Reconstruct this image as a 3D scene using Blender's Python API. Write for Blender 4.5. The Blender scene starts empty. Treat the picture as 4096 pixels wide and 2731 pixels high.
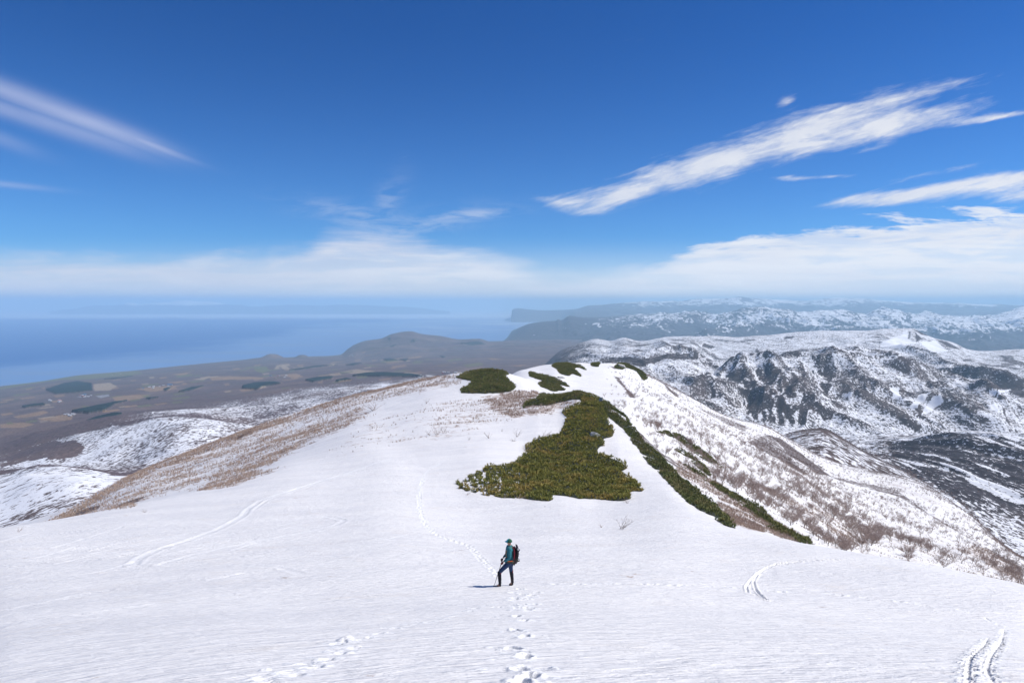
import bpy, math, random
import numpy as np

# ------------------------------------------------------------------ camera, sky, sun, exposure
SC = bpy.context.scene
COL = SC.collection
W0, H0, F0 = 1024.0, 682.0, 682.67
HV = 302.0                                   # image row of the level line
PITCH = math.atan((H0 / 2 - HV) / F0)
CP, SP = math.cos(PITCH), math.sin(PITCH)
SEA = -1200.0
cam = bpy.data.cameras.new('camera'); cam_o = bpy.data.objects.new('camera', cam); COL.objects.link(cam_o)
cam.lens = 24.0; cam.sensor_width = 36.0; cam.clip_start = 0.1; cam.clip_end = 1.0e6
cam_o.location = (0, 0, 0); cam_o.rotation_euler = (math.pi / 2 - PITCH, 0, 0)
SC.camera = cam_o
SC.view_settings.view_transform = 'Standard'; SC.view_settings.look = 'None'
SC.view_settings.exposure = 0.25; SC.view_settings.gamma = 1.0
SC.cycles.use_denoising = True
SC.cycles.volume_bounces = 2
SC.cycles.max_bounces = 6; SC.cycles.diffuse_bounces = 3; SC.cycles.transparent_max_bounces = 8

SUN_EL, SUN_ROT = math.radians(50), math.radians(86)
S_DIR = (math.sin(SUN_ROT) * math.cos(SUN_EL), math.cos(SUN_ROT) * math.cos(SUN_EL), math.sin(SUN_EL))


class Ex:
    """tiny expression builder for shader maths"""
    def __init__(s, nt, v): s.nt, s.v = nt, v

    def _m(s, op, *o, clamp=False):
        n = s.nt.nodes.new('ShaderNodeMath'); n.operation = op; n.use_clamp = clamp
        for i, x in enumerate((s,) + o):
            x = x.v if isinstance(x, Ex) else x
            if isinstance(x, (int, float)): n.inputs[i].default_value = x
            else: s.nt.links.new(x, n.inputs[i])
        return Ex(s.nt, n.outputs[0])
    def __add__(s, o): return s._m('ADD', o)
    __radd__ = __add__
    def __sub__(s, o): return s._m('SUBTRACT', o)
    def __rsub__(s, o): return Ex(s.nt, float(o))._m('SUBTRACT', s)
    def __mul__(s, o): return s._m('MULTIPLY', o)
    __rmul__ = __mul__
    def __truediv__(s, o): return s._m('DIVIDE', o)
    def max(s, o): return s._m('MAXIMUM', o)
    def min(s, o): return s._m('MINIMUM', o)
    def abs(s): return s._m('ABSOLUTE')
    def pow(s, o): return s._m('POWER', o)
    def exp(s): return s._m('EXPONENT')
    def clamp(s): return s._m('ADD', 0.0, clamp=True)
    def step(s, lo, hi):
        n = s.nt.nodes.new('ShaderNodeMapRange'); n.interpolation_type = 'SMOOTHSTEP'; n.clamp = True
        s.nt.links.new(s.v, n.inputs['Value'])
        n.inputs['From Min'].default_value = lo; n.inputs['From Max'].default_value = hi
        return Ex(s.nt, n.outputs['Result'])


def vec(nt, x, y, z=0.0):
    n = nt.nodes.new('ShaderNodeCombineXYZ')
    for i, q in enumerate((x, y, z)):
        q = q.v if isinstance(q, Ex) else q
        if isinstance(q, (int, float)): n.inputs[i].default_value = q
        else: nt.links.new(q, n.inputs[i])
    return n.outputs[0]


def noise(nt, v, scale=1.0, detail=4.0, rough=0.55, dist=0.0):
    n = nt.nodes.new('ShaderNodeTexNoise'); n.inputs['Scale'].default_value = scale
    n.inputs['Detail'].default_value = detail; n.inputs['Roughness'].default_value = rough
    n.inputs['Distortion'].default_value = dist
    if v is not None: nt.links.new(v, n.inputs['Vector'])
    return (Ex(nt, n.outputs['Fac']) - 0.5) * 1.9 + 0.5


def mix(nt, f, a, b, blend='MIX'):
    n = nt.nodes.new('ShaderNodeMix'); n.data_type = 'RGBA'; n.blend_type = blend
    for idx, q in ((0, f), (6, a), (7, b)):
        q = q.v if isinstance(q, Ex) else q
        if isinstance(q, (int, float)): n.inputs[idx].default_value = q
        elif isinstance(q, tuple): n.inputs[idx].default_value = (*q, 1.0)
        else: nt.links.new(q, n.inputs[idx])
    return n.outputs[2]


def px_at(u, v):
    """tangent coordinates (x/y, z/y) of a point of the photograph"""
    up = (H0 / 2 - v) / F0
    yd = CP + SP * up
    return (u - W0 / 2) / F0 / yd, (-SP + CP * up) / yd


def build_world():
    w = bpy.data.worlds.new('World'); SC.world = w; w.use_nodes = True
    nt = w.node_tree; L = nt.links
    bg = nt.nodes['Background']
    tc = nt.nodes.new('ShaderNodeTexCoord')
    sp = nt.nodes.new('ShaderNodeSeparateXYZ'); L.new(tc.outputs['Generated'], sp.inputs[0])
    X, Y, Z = (Ex(nt, sp.outputs[i]) for i in range(3))
    zc = Z.max(0.004)
    sky = nt.nodes.new('ShaderNodeTexSky'); sky.sky_type = 'NISHITA'; sky.sun_disc = False
    sky.sun_elevation = SUN_EL; sky.sun_rotation = SUN_ROT; sky.altitude = 1200
    sky.air_density = 1.0; sky.dust_density = 0.3; sky.ozone_density = 3.0
    L.new(vec(nt, X, Y, zc), sky.inputs[0])
    low = mix(nt, zc.step(0.0, 0.40), (0.33, 0.72, 1.20), (0.105, 0.43, 0.92))
    blue = mix(nt, 1.0, sky.outputs[0], low, 'MULTIPLY')
    # clouds: all laid out by direction
    Yp = Y.max(0.05)
    a = X / Yp; e = Z / Yp
    front = Y.step(0.0, 0.25)

    def rot(u, v, deg):
        ca, ce = px_at(u, v); t = math.radians(deg); c, s = math.cos(t), math.sin(t)
        da, de = a - ca, e - ce
        return da * c + de * s, de * c - da * s

    def blob(u, v, deg, Lp, Wp, k=1.0, sp_=2.0):
        s, t = rot(u, v, deg)
        q = (s / (Lp / F0)).abs().pow(sp_) + (t / (Wp / F0)).abs().pow(2.0)
        return (q * -1.0).exp() * k
    # streaky noise along the big clouds
    s, t = rot(770, 140, 15)
    base = noise(nt, vec(nt, s * 5.0, t * 16.0, 0.3), 1.0, 7, 0.62, 0.9)
    wisp = noise(nt, vec(nt, s * 10.0, t * 85.0, 1.7), 1.0, 5, 0.65, 0.6)
    puff = noise(nt, vec(nt, s * 20.0, t * 75.0, 2.7), 1.0, 6, 0.6, 0.4)
    n1 = base * 0.36 + wisp * 0.34 + puff * 0.30
    big = blob(590, 201, 6, 52, 12, 0.85, 2.5) + blob(650, 184, 14, 60, 17, 0.75) + blob(715, 162, 17, 65, 19, 0.75) + blob(790, 140, 16, 80, 21, 0.8) + blob(862, 130, 14, 70, 19, 0.75)
    big = big + blob(935, 116, 10, 62, 12, 0.8) + blob(905, 93, 16, 60, 10, 0.75) + blob(830, 112, 15, 60, 12, 0.4) + blob(955, 85, 12, 35, 6, 0.45)
    big = big + blob(995, 117, 9, 55, 3.6, 0.85) + blob(790, 178, 3, 20, 4, 0.8) + blob(835, 176, 4, 26, 2.4, 0.65)
    big = big + blob(786, 101, 22, 11, 5, 0.75) + blob(548, 199, -5, 22, 5, 0.4) + blob(590, 212, 5, 20, 4, 0.4)
    big = big + blob(870, 199, 6, 65, 8, 0.9) + blob(950, 189, 9, 80, 10, 0.95) + blob(1010, 177, 8, 55, 7, 0.7) + blob(940, 172, 11, 75, 5, 0.5) + blob(1022, 194, 8, 38, 12, 0.85)
    big = big.min(1.25)
    ca = (big * 0.95 + (n1 - 0.5) * 1.5 - 0.34).step(0.0, 1.05) * (puff.step(0.1, 0.7) * 0.25 + 0.75) + (big * 0.7 + (wisp - 0.5) * 0.8 - 0.28).step(0.0, 1.0) * 0.22
    ca = ca.min(1.0)
    # high feather streaks on the left
    st, tt = rot(90, 120, -20)
    n2 = noise(nt, vec(nt, st * 5.0, tt * 30.0, 4.0), 1.0, 3, 0.5, 0.3)
    fea = blob(55, 109, -20.5, 120, 9.5, 0.62, 4.0).max(blob(40, 120, -17.5, 115, 8.5, 0.42, 4.0))
    fea = fea.max(blob(150, 144, -21, 40, 4, 0.6)).max(blob(0, 82, -15, 45, 5, 0.28)).max(blob(0, 138, -20, 40, 7, 0.22)).max(blob(5, 184, -6, 45, 3, 0.3))
    cf = fea * (n2 * 0.5 + 0.72)
    # low bank over the horizon: height of its upper edge by direction
    crv = nt.nodes.new('ShaderNodeFloatCurve'); pts = [(-300, 246), (0, 245), (120, 249), (230, 246), (300, 238), (350, 219), (400, 222), (440, 236), (490, 248),
           (540, 262), (575, 268), (620, 266), (665, 255), (700, 240), (760, 229), (830, 222), (900, 219), (980, 216), (1024, 214), (1300, 214)]
    mp = crv.mapping.curves[0]
    LO, HI = -1.3, 1.3
    cps = []
    for u, v in pts:
        aa, ee = px_at(u, v); cps.append(((aa - LO) / (HI - LO), ee * 5))
    while len(mp.points) < len(cps): mp.points.new(0.5, 0.5)
    for p, (x, y) in zip(mp.points, cps): p.location = (x, y)
    crv.mapping.update()
    L.new(((a - LO) / (HI - LO)).clamp().v, crv.inputs['Value'])
    top = Ex(nt, crv.outputs[0]) / 5.0
    nb = noise(nt, vec(nt, a * 3.2, e * 16.0, 9.0), 1.0, 7, 0.62, 1.2)
    nf = noise(nt, vec(nt, a * 14.0, e * 60.0, 6.0), 1.0, 6, 0.65, 0.6)
    right = a.step(0.1, 0.35)
    edge = top + (nb - 0.5) * (right * 0.030 + 0.030) + (nf - 0.5) * (right * 0.016 + 0.010) - e
    soft = (edge / 0.042).clamp() * (1.0 - right) + (edge / 0.016).clamp() * right
    dens = soft.step(0.0, 1.0)
    stre = noise(nt, vec(nt, a * 4.0, e * 60.0, 12.0), 1.0, 6, 0.6, 0.5)
    nb2 = noise(nt, vec(nt, a * 6.0, e * 34.0, 15.0), 1.0, 5, 0.6, 0.8)
    thin = (nb2 * 0.6 + stre * 0.4).step(0.36, 0.60)
    body = thin * 0.28 + 0.66 + right * 0.06
    cb = dens * body
    # faint veil above the bank, in the middle
    veil = blob(385, 205, 60, 30, 12, 0.22).max(blob(470, 214, 4, 42, 5, 0.42)).max(blob(430, 222, 10, 60, 10, 0.32)).max(blob(360, 215, -10, 60, 10, 0.3))
    cv = veil * nf.step(0.25, 0.75)
    # tattered far strips near the horizon
    cs = blob(935, 260, 1, 24, 2, 0.7).max(blob(780, 272, 1, 110, 3, 0.35))
    haze_low = (e * -1.0 + 0.10).step(0.0, 0.115) * 0.78
    lum = (nb * 0.35 + stre * 0.25 + a.step(-0.9, 0.6) * 0.35)
    c_low = mix(nt, lum.step(0.2, 0.8), (0.60, 0.64, 0.78), (0.86, 0.88, 0.93))
    c_big = mix(nt, base.step(0.2, 0.8), (0.72, 0.75, 0.84), (0.84, 0.85, 0.89))
    out = blue
    # the background strength multiplies the sky by 0.1: cloud colours are scaled up by ten to match
    def up(c): 
        return mix(nt, 1.0, c, (10.0, 10.0, 10.0), 'MULTIPLY')
    out = mix(nt, cf * front, out, up(mix(nt, 0.0, (0.52, 0.57, 0.80), (0, 0, 0))))
    out = mix(nt, cv * front, out, up(c_low))
    out = mix(nt, cb * front, out, up(c_low))
    out = mix(nt, haze_low, out, up(mix(nt, a.step(-0.7, 0.3), (0.72, 0.77, 0.90), (0.88, 0.91, 0.97))))
    out = mix(nt, cs * front, out, up(c_low))
    out = mix(nt, ca * front * 0.93, out, up(c_big))
    for n in nt.nodes:
        if n.type == 'MIX' and n.blend_type == 'MULTIPLY': n.clamp_result = False
    L.new(out, bg.inputs['Color']); bg.inputs['Strength'].default_value = 0.086
    w.cycles.sampling_method = 'MANUAL'; w.cycles.sample_map_resolution = 512


build_world()
sun = bpy.data.lights.new('sun', 'SUN'); sun.energy = 4.45; sun.angle = math.radians(0.5); sun.color = (1.0, 0.95, 0.88)
sun_o = bpy.data.objects.new('sun', sun); COL.objects.link(sun_o)
sun_o.rotation_euler = (math.pi / 2 - SUN_EL, 0, math.pi - SUN_ROT)
sun_o.location = (60, 0, 70)

# ------------------------------------------------------------------ helpers
RNG = np.random.default_rng(7)


def tag(o, label=None, cat=None, group=None, kind=None):
    if label: o['label'] = label
    if cat: o['category'] = cat
    if group: o['group'] = group
    if kind: o['kind'] = kind
    return o


def mesh_obj(name, V, F, mat=None, parent=None, smooth=False, attrs=None, colors=None):
    V = np.asarray(V, np.float32); F = np.asarray(F, np.int32)
    me = bpy.data.meshes.new(name); n, k = F.shape
    me.vertices.add(len(V)); me.vertices.foreach_set('co', V.ravel())
    me.loops.add(n * k); me.loops.foreach_set('vertex_index', F.ravel())
    me.polygons.add(n); me.polygons.foreach_set('loop_start', np.arange(0, n * k, k, dtype=np.int32))
    me.update(calc_edges=True)
    me.polygons.foreach_set('use_smooth', np.full(n, smooth, bool))
    for nm, arr in (attrs or {}).items():
        at = me.attributes.new(nm, 'FLOAT', 'POINT'); at.data.foreach_set('value', np.asarray(arr, np.float32).ravel())
    for nm, arr in (colors or {}).items():
        at = me.attributes.new(nm, 'FLOAT_COLOR', 'POINT')
        c = np.ones((len(V), 4), np.float32); c[:, :3] = arr; at.data.foreach_set('color', c.ravel())
    me.validate()
    if mat: me.materials.append(mat)
    o = bpy.data.objects.new(name, me); COL.objects.link(o)
    if parent: o.parent = parent
    return o


def perlin(x, y, seed=0):
    xi = np.floor(x).astype(np.int64); yi = np.floor(y).astype(np.int64)
    xf, yf = x - xi, y - yi
    u = xf * xf * xf * (xf * (xf * 6 - 15) + 10); v = yf * yf * yf * (yf * (yf * 6 - 15) + 10)

    def g(ix, iy, fx, fy):
        h = (ix * 374761393 + iy * 668265263 + seed * 974634777) & 0xFFFFFFFF
        h = ((h ^ (h >> 13)) * 1274126177) & 0xFFFFFFFF
        h = (h ^ (h >> 16)) & 1023
        an = h * (2 * math.pi / 1024)
        return np.cos(an) * fx + np.sin(an) * fy
    a = g(xi, yi, xf, yf); b = g(xi + 1, yi, xf - 1, yf); c = g(xi, yi + 1, xf, yf - 1); d = g(xi + 1, yi + 1, xf - 1, yf - 1)
    return (a + u * (b - a) + v * (c + u * (d - c) - (a + u * (b - a)))) * 1.5


def fbm(x, y, o=4, seed=0, g=0.5):
    s = 0; a = 1; t = 0
    for i in range(o):
        s = s + a * perlin(x, y, seed + i); t += a; a *= g; x = x * 2.03 + 5.1; y = y * 2.03 + 1.7
    return s / t


def ridged(x, y, o=4, seed=0, g=0.5):
    s = 0; a = 1; t = 0; w = 1
    for i in range(o):
        r = 1 - np.abs(perlin(x, y, seed + i)); r = r * r
        s = s + a * r * w; t += a; w = np.clip(r * 1.4, 0, 1); a *= g; x = x * 2.1 + 3.3; y = y * 2.1 + 7.7
    return s / t


def ss(x, lo, hi):
    t = np.clip((x - lo) / (hi - lo), 0, 1); return t * t * (3 - 2 * t)


def pchip_slopes(X, Y):
    """X (K,) or (K,N), Y (K,N)"""
    if X.ndim == 1: X = X[:, None] * np.ones((1, Y.shape[1]))
    h = np.diff(X, axis=0); d = np.diff(Y, axis=0) / h
    m = np.zeros_like(Y); m[0] = d[0]; m[-1] = d[-1]
    if len(Y) > 2:
        w1 = 2 * h[1:] + h[:-1]; w2 = h[1:] + 2 * h[:-1]
        ok = d[1:] * d[:-1] > 0
        with np.errstate(divide='ignore', invalid='ignore'):
            hm = (w1 + w2) / (w1 / d[:-1] + w2 / d[1:])
        m[1:-1] = np.where(ok, hm, 0)
    return X, m


def hermite(X, Y, M, k, q):
    """evaluate at q with interval index k; all (N,) gathered"""
    c = np.arange(Y.shape[1]) if q.ndim == 1 and len(q) == Y.shape[1] else None
    return None


def interp_nodes(xn, yn, q):
    xn = np.asarray(xn, float); yn = np.asarray(yn, float)
    o = np.argsort(xn); xn, yn = xn[o], yn[o]
    X, m = pchip_slopes(xn, yn[:, None]); m = m[:, 0]
    q = np.clip(q, xn[0], xn[-1])
    k = np.clip(np.searchsorted(xn, q) - 1, 0, len(xn) - 2)
    h = xn[k + 1] - xn[k]; t = (q - xn[k]) / h
    return ((2 * t**3 - 3 * t**2 + 1) * yn[k] + (t**3 - 2 * t**2 + t) * h * m[k] + (-2 * t**3 + 3 * t**2) * yn[k + 1] + (t**3 - t**2) * h * m[k + 1])


def loft(cols, a_grid, rows):
    """cols: {u: [entries]}; entry (y, v) or (y, None, z) or ('c', v) for a point at sea level seen at row v.
    Returns X, Y, Z of shape (rows, cols): real ground heights over a fan of bearings."""
    K = len(next(iter(cols.values())))
    AK, YK, ZK = [], [], []
    for k in range(K):
        an, yn, tn = [], [], []
        for u, en in cols.items():
            e = en[k]
            if e[0] == 'c':
                a, t = px_at(u, e[1]); y = (SEA - 3) / t
            elif e[1] is None:
                y = e[0]; t = e[2] / y; vv = 341 - F0 * math.tan(math.atan(t) + PITCH); a, _ = px_at(u, min(max(vv, 100), 900))
            else:
                y = e[0]; a, t = px_at(u, e[1])
            an.append(a); yn.append(math.log(y)); tn.append(t)
        yk = np.exp(interp_nodes(an, yn, a_grid)); tk = interp_nodes(an, tn, a_grid)
        YK.append(yk); ZK.append(yk * tk)
    YK = np.array(YK); ZK = np.array(ZK)
    _, M = pchip_slopes(YK, ZK)
    N = len(a_grid); R = len(rows)
    Yg = rows[:, None] * np.ones((1, N)); Z = np.zeros((R, N)); ci = np.arange(N)
    for r in range(R):
        q = np.clip(Yg[r], YK[0], YK[-1])
        k = np.clip((q[None, :] >= YK).sum(0) - 1, 0, K - 2)
        h = YK[k + 1, ci] - YK[k, ci]; t = (q - YK[k, ci]) / h
        Z[r] = ((2 * t**3 - 3 * t**2 + 1) * ZK[k, ci] + (t**3 - 2 * t**2 + t) * h * M[k, ci] + (-2 * t**3 + 3 * t**2) * ZK[k + 1, ci] + (t**3 - t**2) * h * M[k + 1, ci])
    return a_grid[None, :] * Yg, Yg, Z, YK


def project(X, Y, Z):
    d = Y * CP - Z * SP; up = (Y * SP + Z * CP) / d
    return W0 / 2 + F0 * X / d, H0 / 2 - F0 * up


def grid_faces(R, N):
    i = np.arange(R * N).reshape(R, N)
    return np.stack([i[:-1, :-1], i[:-1, 1:], i[1:, 1:], i[1:, :-1]], -1).reshape(-1, 4)


def inside(poly, u, v):
    poly = np.asarray(poly, float); r = np.zeros(u.shape, bool)
    lo, hi = poly.min(0), poly.max(0)
    m = (u >= lo[0]) & (u <= hi[0]) & (v >= lo[1]) & (v <= hi[1])
    uu, vv = u[m], v[m]; c = np.zeros(uu.shape, bool); j = len(poly) - 1
    for i in range(len(poly)):
        (x1, y1), (x2, y2) = poly[i], poly[j]
        if y1 != y2:
            c ^= ((y1 > vv) != (y2 > vv)) & (uu < (x2 - x1) * (vv - y1) / (y2 - y1) + x1)
        j = i
    r[m] = c
    return r


def cr(ox, oy, s, pts):
    """outline read from an enlarged crop of the photograph -> 1024-wide coordinates"""
    return [((ox + x / s) / 4.0, (oy + y / s) / 4.0) for x, y in pts]


def blur(A, n=1):
    for _ in range(n):
        A = A.copy(); A[1:-1] = (A[:-2] + 2 * A[1:-1] + A[2:]) / 4
        A[:, 1:-1] = (A[:, :-2] + 2 * A[:, 1:-1] + A[:, 2:]) / 4
    return A


def new_mat(name, rough=0.8, col=(0.5, 0.5, 0.5), spec=0.3, metal=0.0):
    m = bpy.data.materials.new(name); m.use_nodes = True
    b = m.node_tree.nodes['Principled BSDF']
    b.inputs['Base Color'].default_value = (*col, 1); b.inputs['Roughness'].default_value = rough
    b.inputs['Specular IOR Level'].default_value = spec; b.inputs['Metallic'].default_value = metal
    return m


def attr(nt, name, col=False):
    n = nt.nodes.new('ShaderNodeAttribute'); n.attribute_name = name
    return n.outputs['Color'] if col else Ex(nt, n.outputs['Fac'])


def pos(nt):
    g = nt.nodes.new('ShaderNodeNewGeometry'); s = nt.nodes.new('ShaderNodeSeparateXYZ'); nt.links.new(g.outputs['Position'], s.inputs[0])
    return [Ex(nt, s.outputs[i]) for i in range(3)]


def bump(nt, h, strength, dist):
    n = nt.nodes.new('ShaderNodeBump'); n.inputs['Strength'].default_value = strength; n.inputs['Distance'].default_value = dist
    nt.links.new(h.v if isinstance(h, Ex) else h, n.inputs['Height'])
    nt.links.new(n.outputs[0], nt.nodes['Principled BSDF'].inputs['Normal'])
    return n


def rotxy(x, y, deg):
    c, s = math.cos(math.radians(deg)), math.sin(math.radians(deg))
    return x * c + y * s, y * c - x * s

# ------------------------------------------------------------------ the mountain we stand on
ZP = lambda y, z: (y, None, z)
K0 = ZP(1.0, -2.0)
TAIL = ZP(1700, -900)
A_COLS = {
 -300: [K0, ZP(8, -5.0), ZP(24.2, -12.0), (45, 558), (70, 590), (110, 590), (150, 592), (200, 594), (270, 598), (350, 605), (520, 610), TAIL],
 0:   [K0, ZP(8, -4.75), ZP(24.2, -10.9), (52, 528), (75, 545), (110, 540), (140, 536), (170, 531), (220, 556), (320, 572), (500, 592), TAIL],
 65:  [K0, ZP(8, -4.68), ZP(24.2, -10.7), (58, 518), (80, 526), (110, 522), (140, 516), (175, 508), (230, 530), (330, 556), (520, 575), TAIL],
 131: [K0, ZP(8, -4.6), ZP(24.2, -10.6), (65, 505), (90, 508), (120, 498), (155, 487), (200, 474), (260, 492), (360, 522), (540, 545), TAIL],
 226: [K0, ZP(8, -4.52), ZP(24.2, -10.45), (80, 485), (105, 480), (140, 467), (190, 452), (260, 437), (330, 458), (430, 485), (600, 515), TAIL],
 300: [K0, ZP(8, -4.5), ZP(24.2, -10.4), (95, 465), (125, 452), (165, 438), (220, 424), (300, 412), (380, 428), (480, 450), (650, 480), TAIL],
 374: [K0, ZP(8, -4.47), ZP(24.2, -10.3), (90, 462), (125, 436), (170, 418), (230, 402), (310, 390), (390, 405), (500, 425), (700, 455), TAIL],
 435: [K0, ZP(8, -4.45), ZP(24.2, -10.28), (75, 480), (110, 442), (160, 412), (215, 393), (290, 378), (370, 391), (500, 408), (700, 430), TAIL],
 488: [K0, ZP(8, -4.45), (24.2, 586), (60, 504), (105, 445), (160, 409), (205, 391), (255, 371), (320, 385), (450, 390), (700, 415), TAIL],
 520: [K0, ZP(8, -4.45), (24.2, 586), (60, 504), (105, 449), (162, 405), (205, 392), (265, 377), (320, 378), (400, 370), (650, 395), TAIL],
 540: [K0, ZP(8, -4.45), (24.2, 586), (60, 503), (103, 452), (165, 401), (203, 396), (262, 387), (330, 376), (430, 365.5), (650, 390), TAIL],
 557: [K0, ZP(8, -4.45), (24.2, 586.3), (60, 503), (100, 457), (162, 402), (200, 398), (265, 388), (340, 373), (440, 364), (650, 385), TAIL],
 580: [K0, ZP(8, -4.46), (24.2, 586.8), (62, 502), (98, 460), (162, 396), (200, 399), (270, 390), (350, 375), (460, 363.5), (680, 385), TAIL],
 600: [K0, ZP(8, -4.47), (24.2, 587), (65, 500), (98, 462), (150, 402), (200, 404), (280, 390), (380, 373), (500, 363), (720, 385), TAIL],
 623: [K0, ZP(8, -4.48), ZP(24.2, -10.35), (66, 498), (95, 466), (135, 420), (190, 412), (290, 391), (400, 376), (560, 364), (800, 385), TAIL],
 645: [K0, ZP(8, -4.5), ZP(24.2, -10.4), (67, 495), (92, 471), (125, 439), (190, 421), (300, 399), (450, 383), (620, 373), (850, 390), TAIL],
 666: [K0, ZP(8, -4.5), ZP(24.2, -10.45), (66, 494), (88, 477), (125, 453), (190, 431), (310, 406), (480, 391), (670, 383), (900, 400), TAIL],
 700: [K0, ZP(8, -4.5), ZP(24.2, -10.55), (57, 510), (78, 497), (118, 473), (190, 449), (310, 423), (480, 408), (690, 403), (930, 420), TAIL],
 731: [K0, ZP(8, -4.52), ZP(24.2, -10.65), (50, 525), (72, 514), (113, 487), (190, 463), (310, 439), (480, 425), (700, 417), (940, 432), TAIL],
 766: [K0, ZP(8, -4.53), ZP(24.2, -10.75), (46, 535), (66, 532), (110, 507), (190, 480), (310, 456), (480, 440), (690, 426), (930, 440), TAIL],
 805: [K0, ZP(8, -4.55), ZP(24.2, -10.85), (42, 544), (62, 548), (110, 527), (190, 497), (310, 476), (480, 461), (680, 448), (900, 462), TAIL],
 840: [K0, ZP(8, -4.57), ZP(24.2, -10.95), (40, 551), (64, 560), (115, 546), (195, 520), (310, 497), (470, 479), (650, 463), (860, 480), TAIL],
 871: [K0, ZP(8, -4.58), ZP(24.2, -11.05), (38, 557), (65, 570), (120, 560), (195, 540), (300, 516), (450, 492), (640, 470), (850, 490), TAIL],
 914: [K0, ZP(8, -4.6), ZP(24.2, -11.2), (35, 566), (65, 580), (120, 573), (190, 555), (290, 532), (430, 506), (600, 480), (800, 505), TAIL],
 961: [K0, ZP(8, -4.63), ZP(24.2, -11.35), (33, 576), (65, 592), (120, 588), (190, 569), (280, 549), (390, 527), (520, 508), (700, 535), TAIL],
 1024: [K0, ZP(8, -4.67), ZP(24.2, -11.6), (30, 592), (65, 610), (110, 606), (170, 593), (240, 579), (310, 567), (390, 559), (560, 590), TAIL],
 1300: [K0, ZP(8, -4.9), ZP(24.2, -13.0), (26, 650), (55, 670), (95, 668), (140, 662), (190, 655), (250, 647), (320, 640), (450, 670), TAIL],
}
A_A = np.concatenate([np.linspace(-1.6, -0.80, 90, endpoint=False), np.linspace(-0.80, 0.80, 1250), np.linspace(0.801, 1.6, 90)])
A_Y = np.concatenate([np.exp(np.linspace(math.log(1.0), math.log(6), 40, endpoint=False)), np.exp(np.linspace(math.log(6), math.log(40), 430, endpoint=False)),
                      np.exp(np.linspace(math.log(40), math.log(800), 560, endpoint=False)), np.exp(np.linspace(math.log(800), math.log(1700), 40))])
AX, AY, AZ, AYK = loft(A_COLS, A_A, A_Y)
AZ = blur(AZ / AY, 6)
_w = np.exp(-0.5 * (np.arange(-60, 61) / 24.0)**2); _w /= _w.sum()
_p = np.pad(AZ, ((0, 0), (60, 60)), mode='reflect', reflect_type='odd')
_s = np.apply_along_axis(lambda r: np.convolve(r, _w, 'valid'), 1, _p)
_k = ss(AY / AYK[3][None, :], 1.02, 0.80)
AZ = (AZ * (1 - _k) + _s * _k) * AY
# gentle relief of the snow cover, growing with distance and on the steep flanks
flank = ss(AY / AYK[3][None, :], 1.05, 1.5)
AZ += fbm(AX / 9.0, AY / 14.0, 3, 3) * 0.10 * ss(AY, 10, 40)
AZ += fbm(AX / 45, AY / 45, 4, 11) * 1.6 * flank * ss(AY, 60, 160)
AZ += fbm(AX / 26 + 0.02 * AZ, AY / 90, 4, 19) * 1.3 * flank * ss(AX, 30, 120) * ss(AY, 70, 200)
AU, AV = project(AX, AY, AZ)


def A_hit(u, v, ymin=4, ymax=1e9):
    """first ground point that the sight line through (u, v) meets"""
    a, t = px_at(u, v)
    c = np.interp(a, A_A, np.arange(len(A_A))); c0 = int(c); f = c - c0; c0 = min(c0, len(A_A) - 2)
    zc = AZ[:, c0] * (1 - f) + AZ[:, c0 + 1] * f; tt = zc / A_Y
    ok = np.where((tt >= t) & (A_Y > ymin) & (A_Y < ymax))[0]
    if len(ok) == 0: return None
    r = ok[0]
    if r > 0 and tt[r - 1] < t:
        g = (t - tt[r - 1]) / (tt[r] - tt[r - 1]); y = A_Y[r - 1] * (1 - g) + A_Y[r] * g
    else: y = A_Y[r]
    return np.array([a * y, y, t * y])


def A_z(x, y):
    """ground height at x, y (arrays)"""
    x = np.atleast_1d(np.asarray(x, float)); y = np.atleast_1d(np.asarray(y, float)); a = x / y
    c = np.interp(a, A_A, np.arange(len(A_A))); r = np.interp(y, A_Y, np.arange(len(A_Y)))
    c0 = np.clip(c.astype(int), 0, len(A_A) - 2); r0 = np.clip(r.astype(int), 0, len(A_Y) - 2); fc, fr = c - c0, r - r0
    return (AZ[r0, c0] * (1 - fc) + AZ[r0, c0 + 1] * fc) * (1 - fr) + (AZ[r0 + 1, c0] * (1 - fc) + AZ[r0 + 1, c0 + 1] * fc) * fr


track = np.zeros_like(AZ)      # how far the snow is stirred up


def local(cx, cy, rad):
    r = np.where((A_Y > cy - rad) & (A_Y < cy + rad))[0]
    if len(r) == 0: return None
    c = np.where((A_A * max(cy - rad, .5) < cx + rad) & (A_A * (cy + rad) > cx - rad))[0] if cx >= 0 else np.where((A_A * (cy + rad) < cx + rad) & (A_A * max(cy - rad, .5) > cx - rad))[0]
    c = np.where(np.abs(A_A * cy - cx) < rad * 1.6 + 0.02 * cy)[0]
    if len(c) == 0: return None
    return slice(r[0], r[-1] + 1), slice(c[0], c[-1] + 1)


def dent(x, y, rx, ry, depth, rim=0.35, ang=0.0, tr=1.0, seed=0):
    """a footprint: a pit with a low ragged rim"""
    sl = local(x, y, 2.6 * max(rx, ry))
    if sl is None: return
    dx, dy = AX[sl] - x, AY[sl] - y; c, s = math.cos(ang), math.sin(ang)
    p, q = (dx * c + dy * s) / rx, (dy * c - dx * s) / ry
    n = perlin(AX[sl] * 7, AY[sl] * 7, 5 + seed); d = np.sqrt(p * p + q * q) * (1 + 0.35 * n)
    AZ[sl] += -depth * (1 - ss(d, 0.45, 1.05)) + depth * rim * np.exp(-((d - 1.35) / 0.35)**2) * (0.6 + 0.9 * n)
    track[sl] = np.maximum(track[sl], tr * (1 - ss(d, 1.0, 2.2)))


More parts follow.
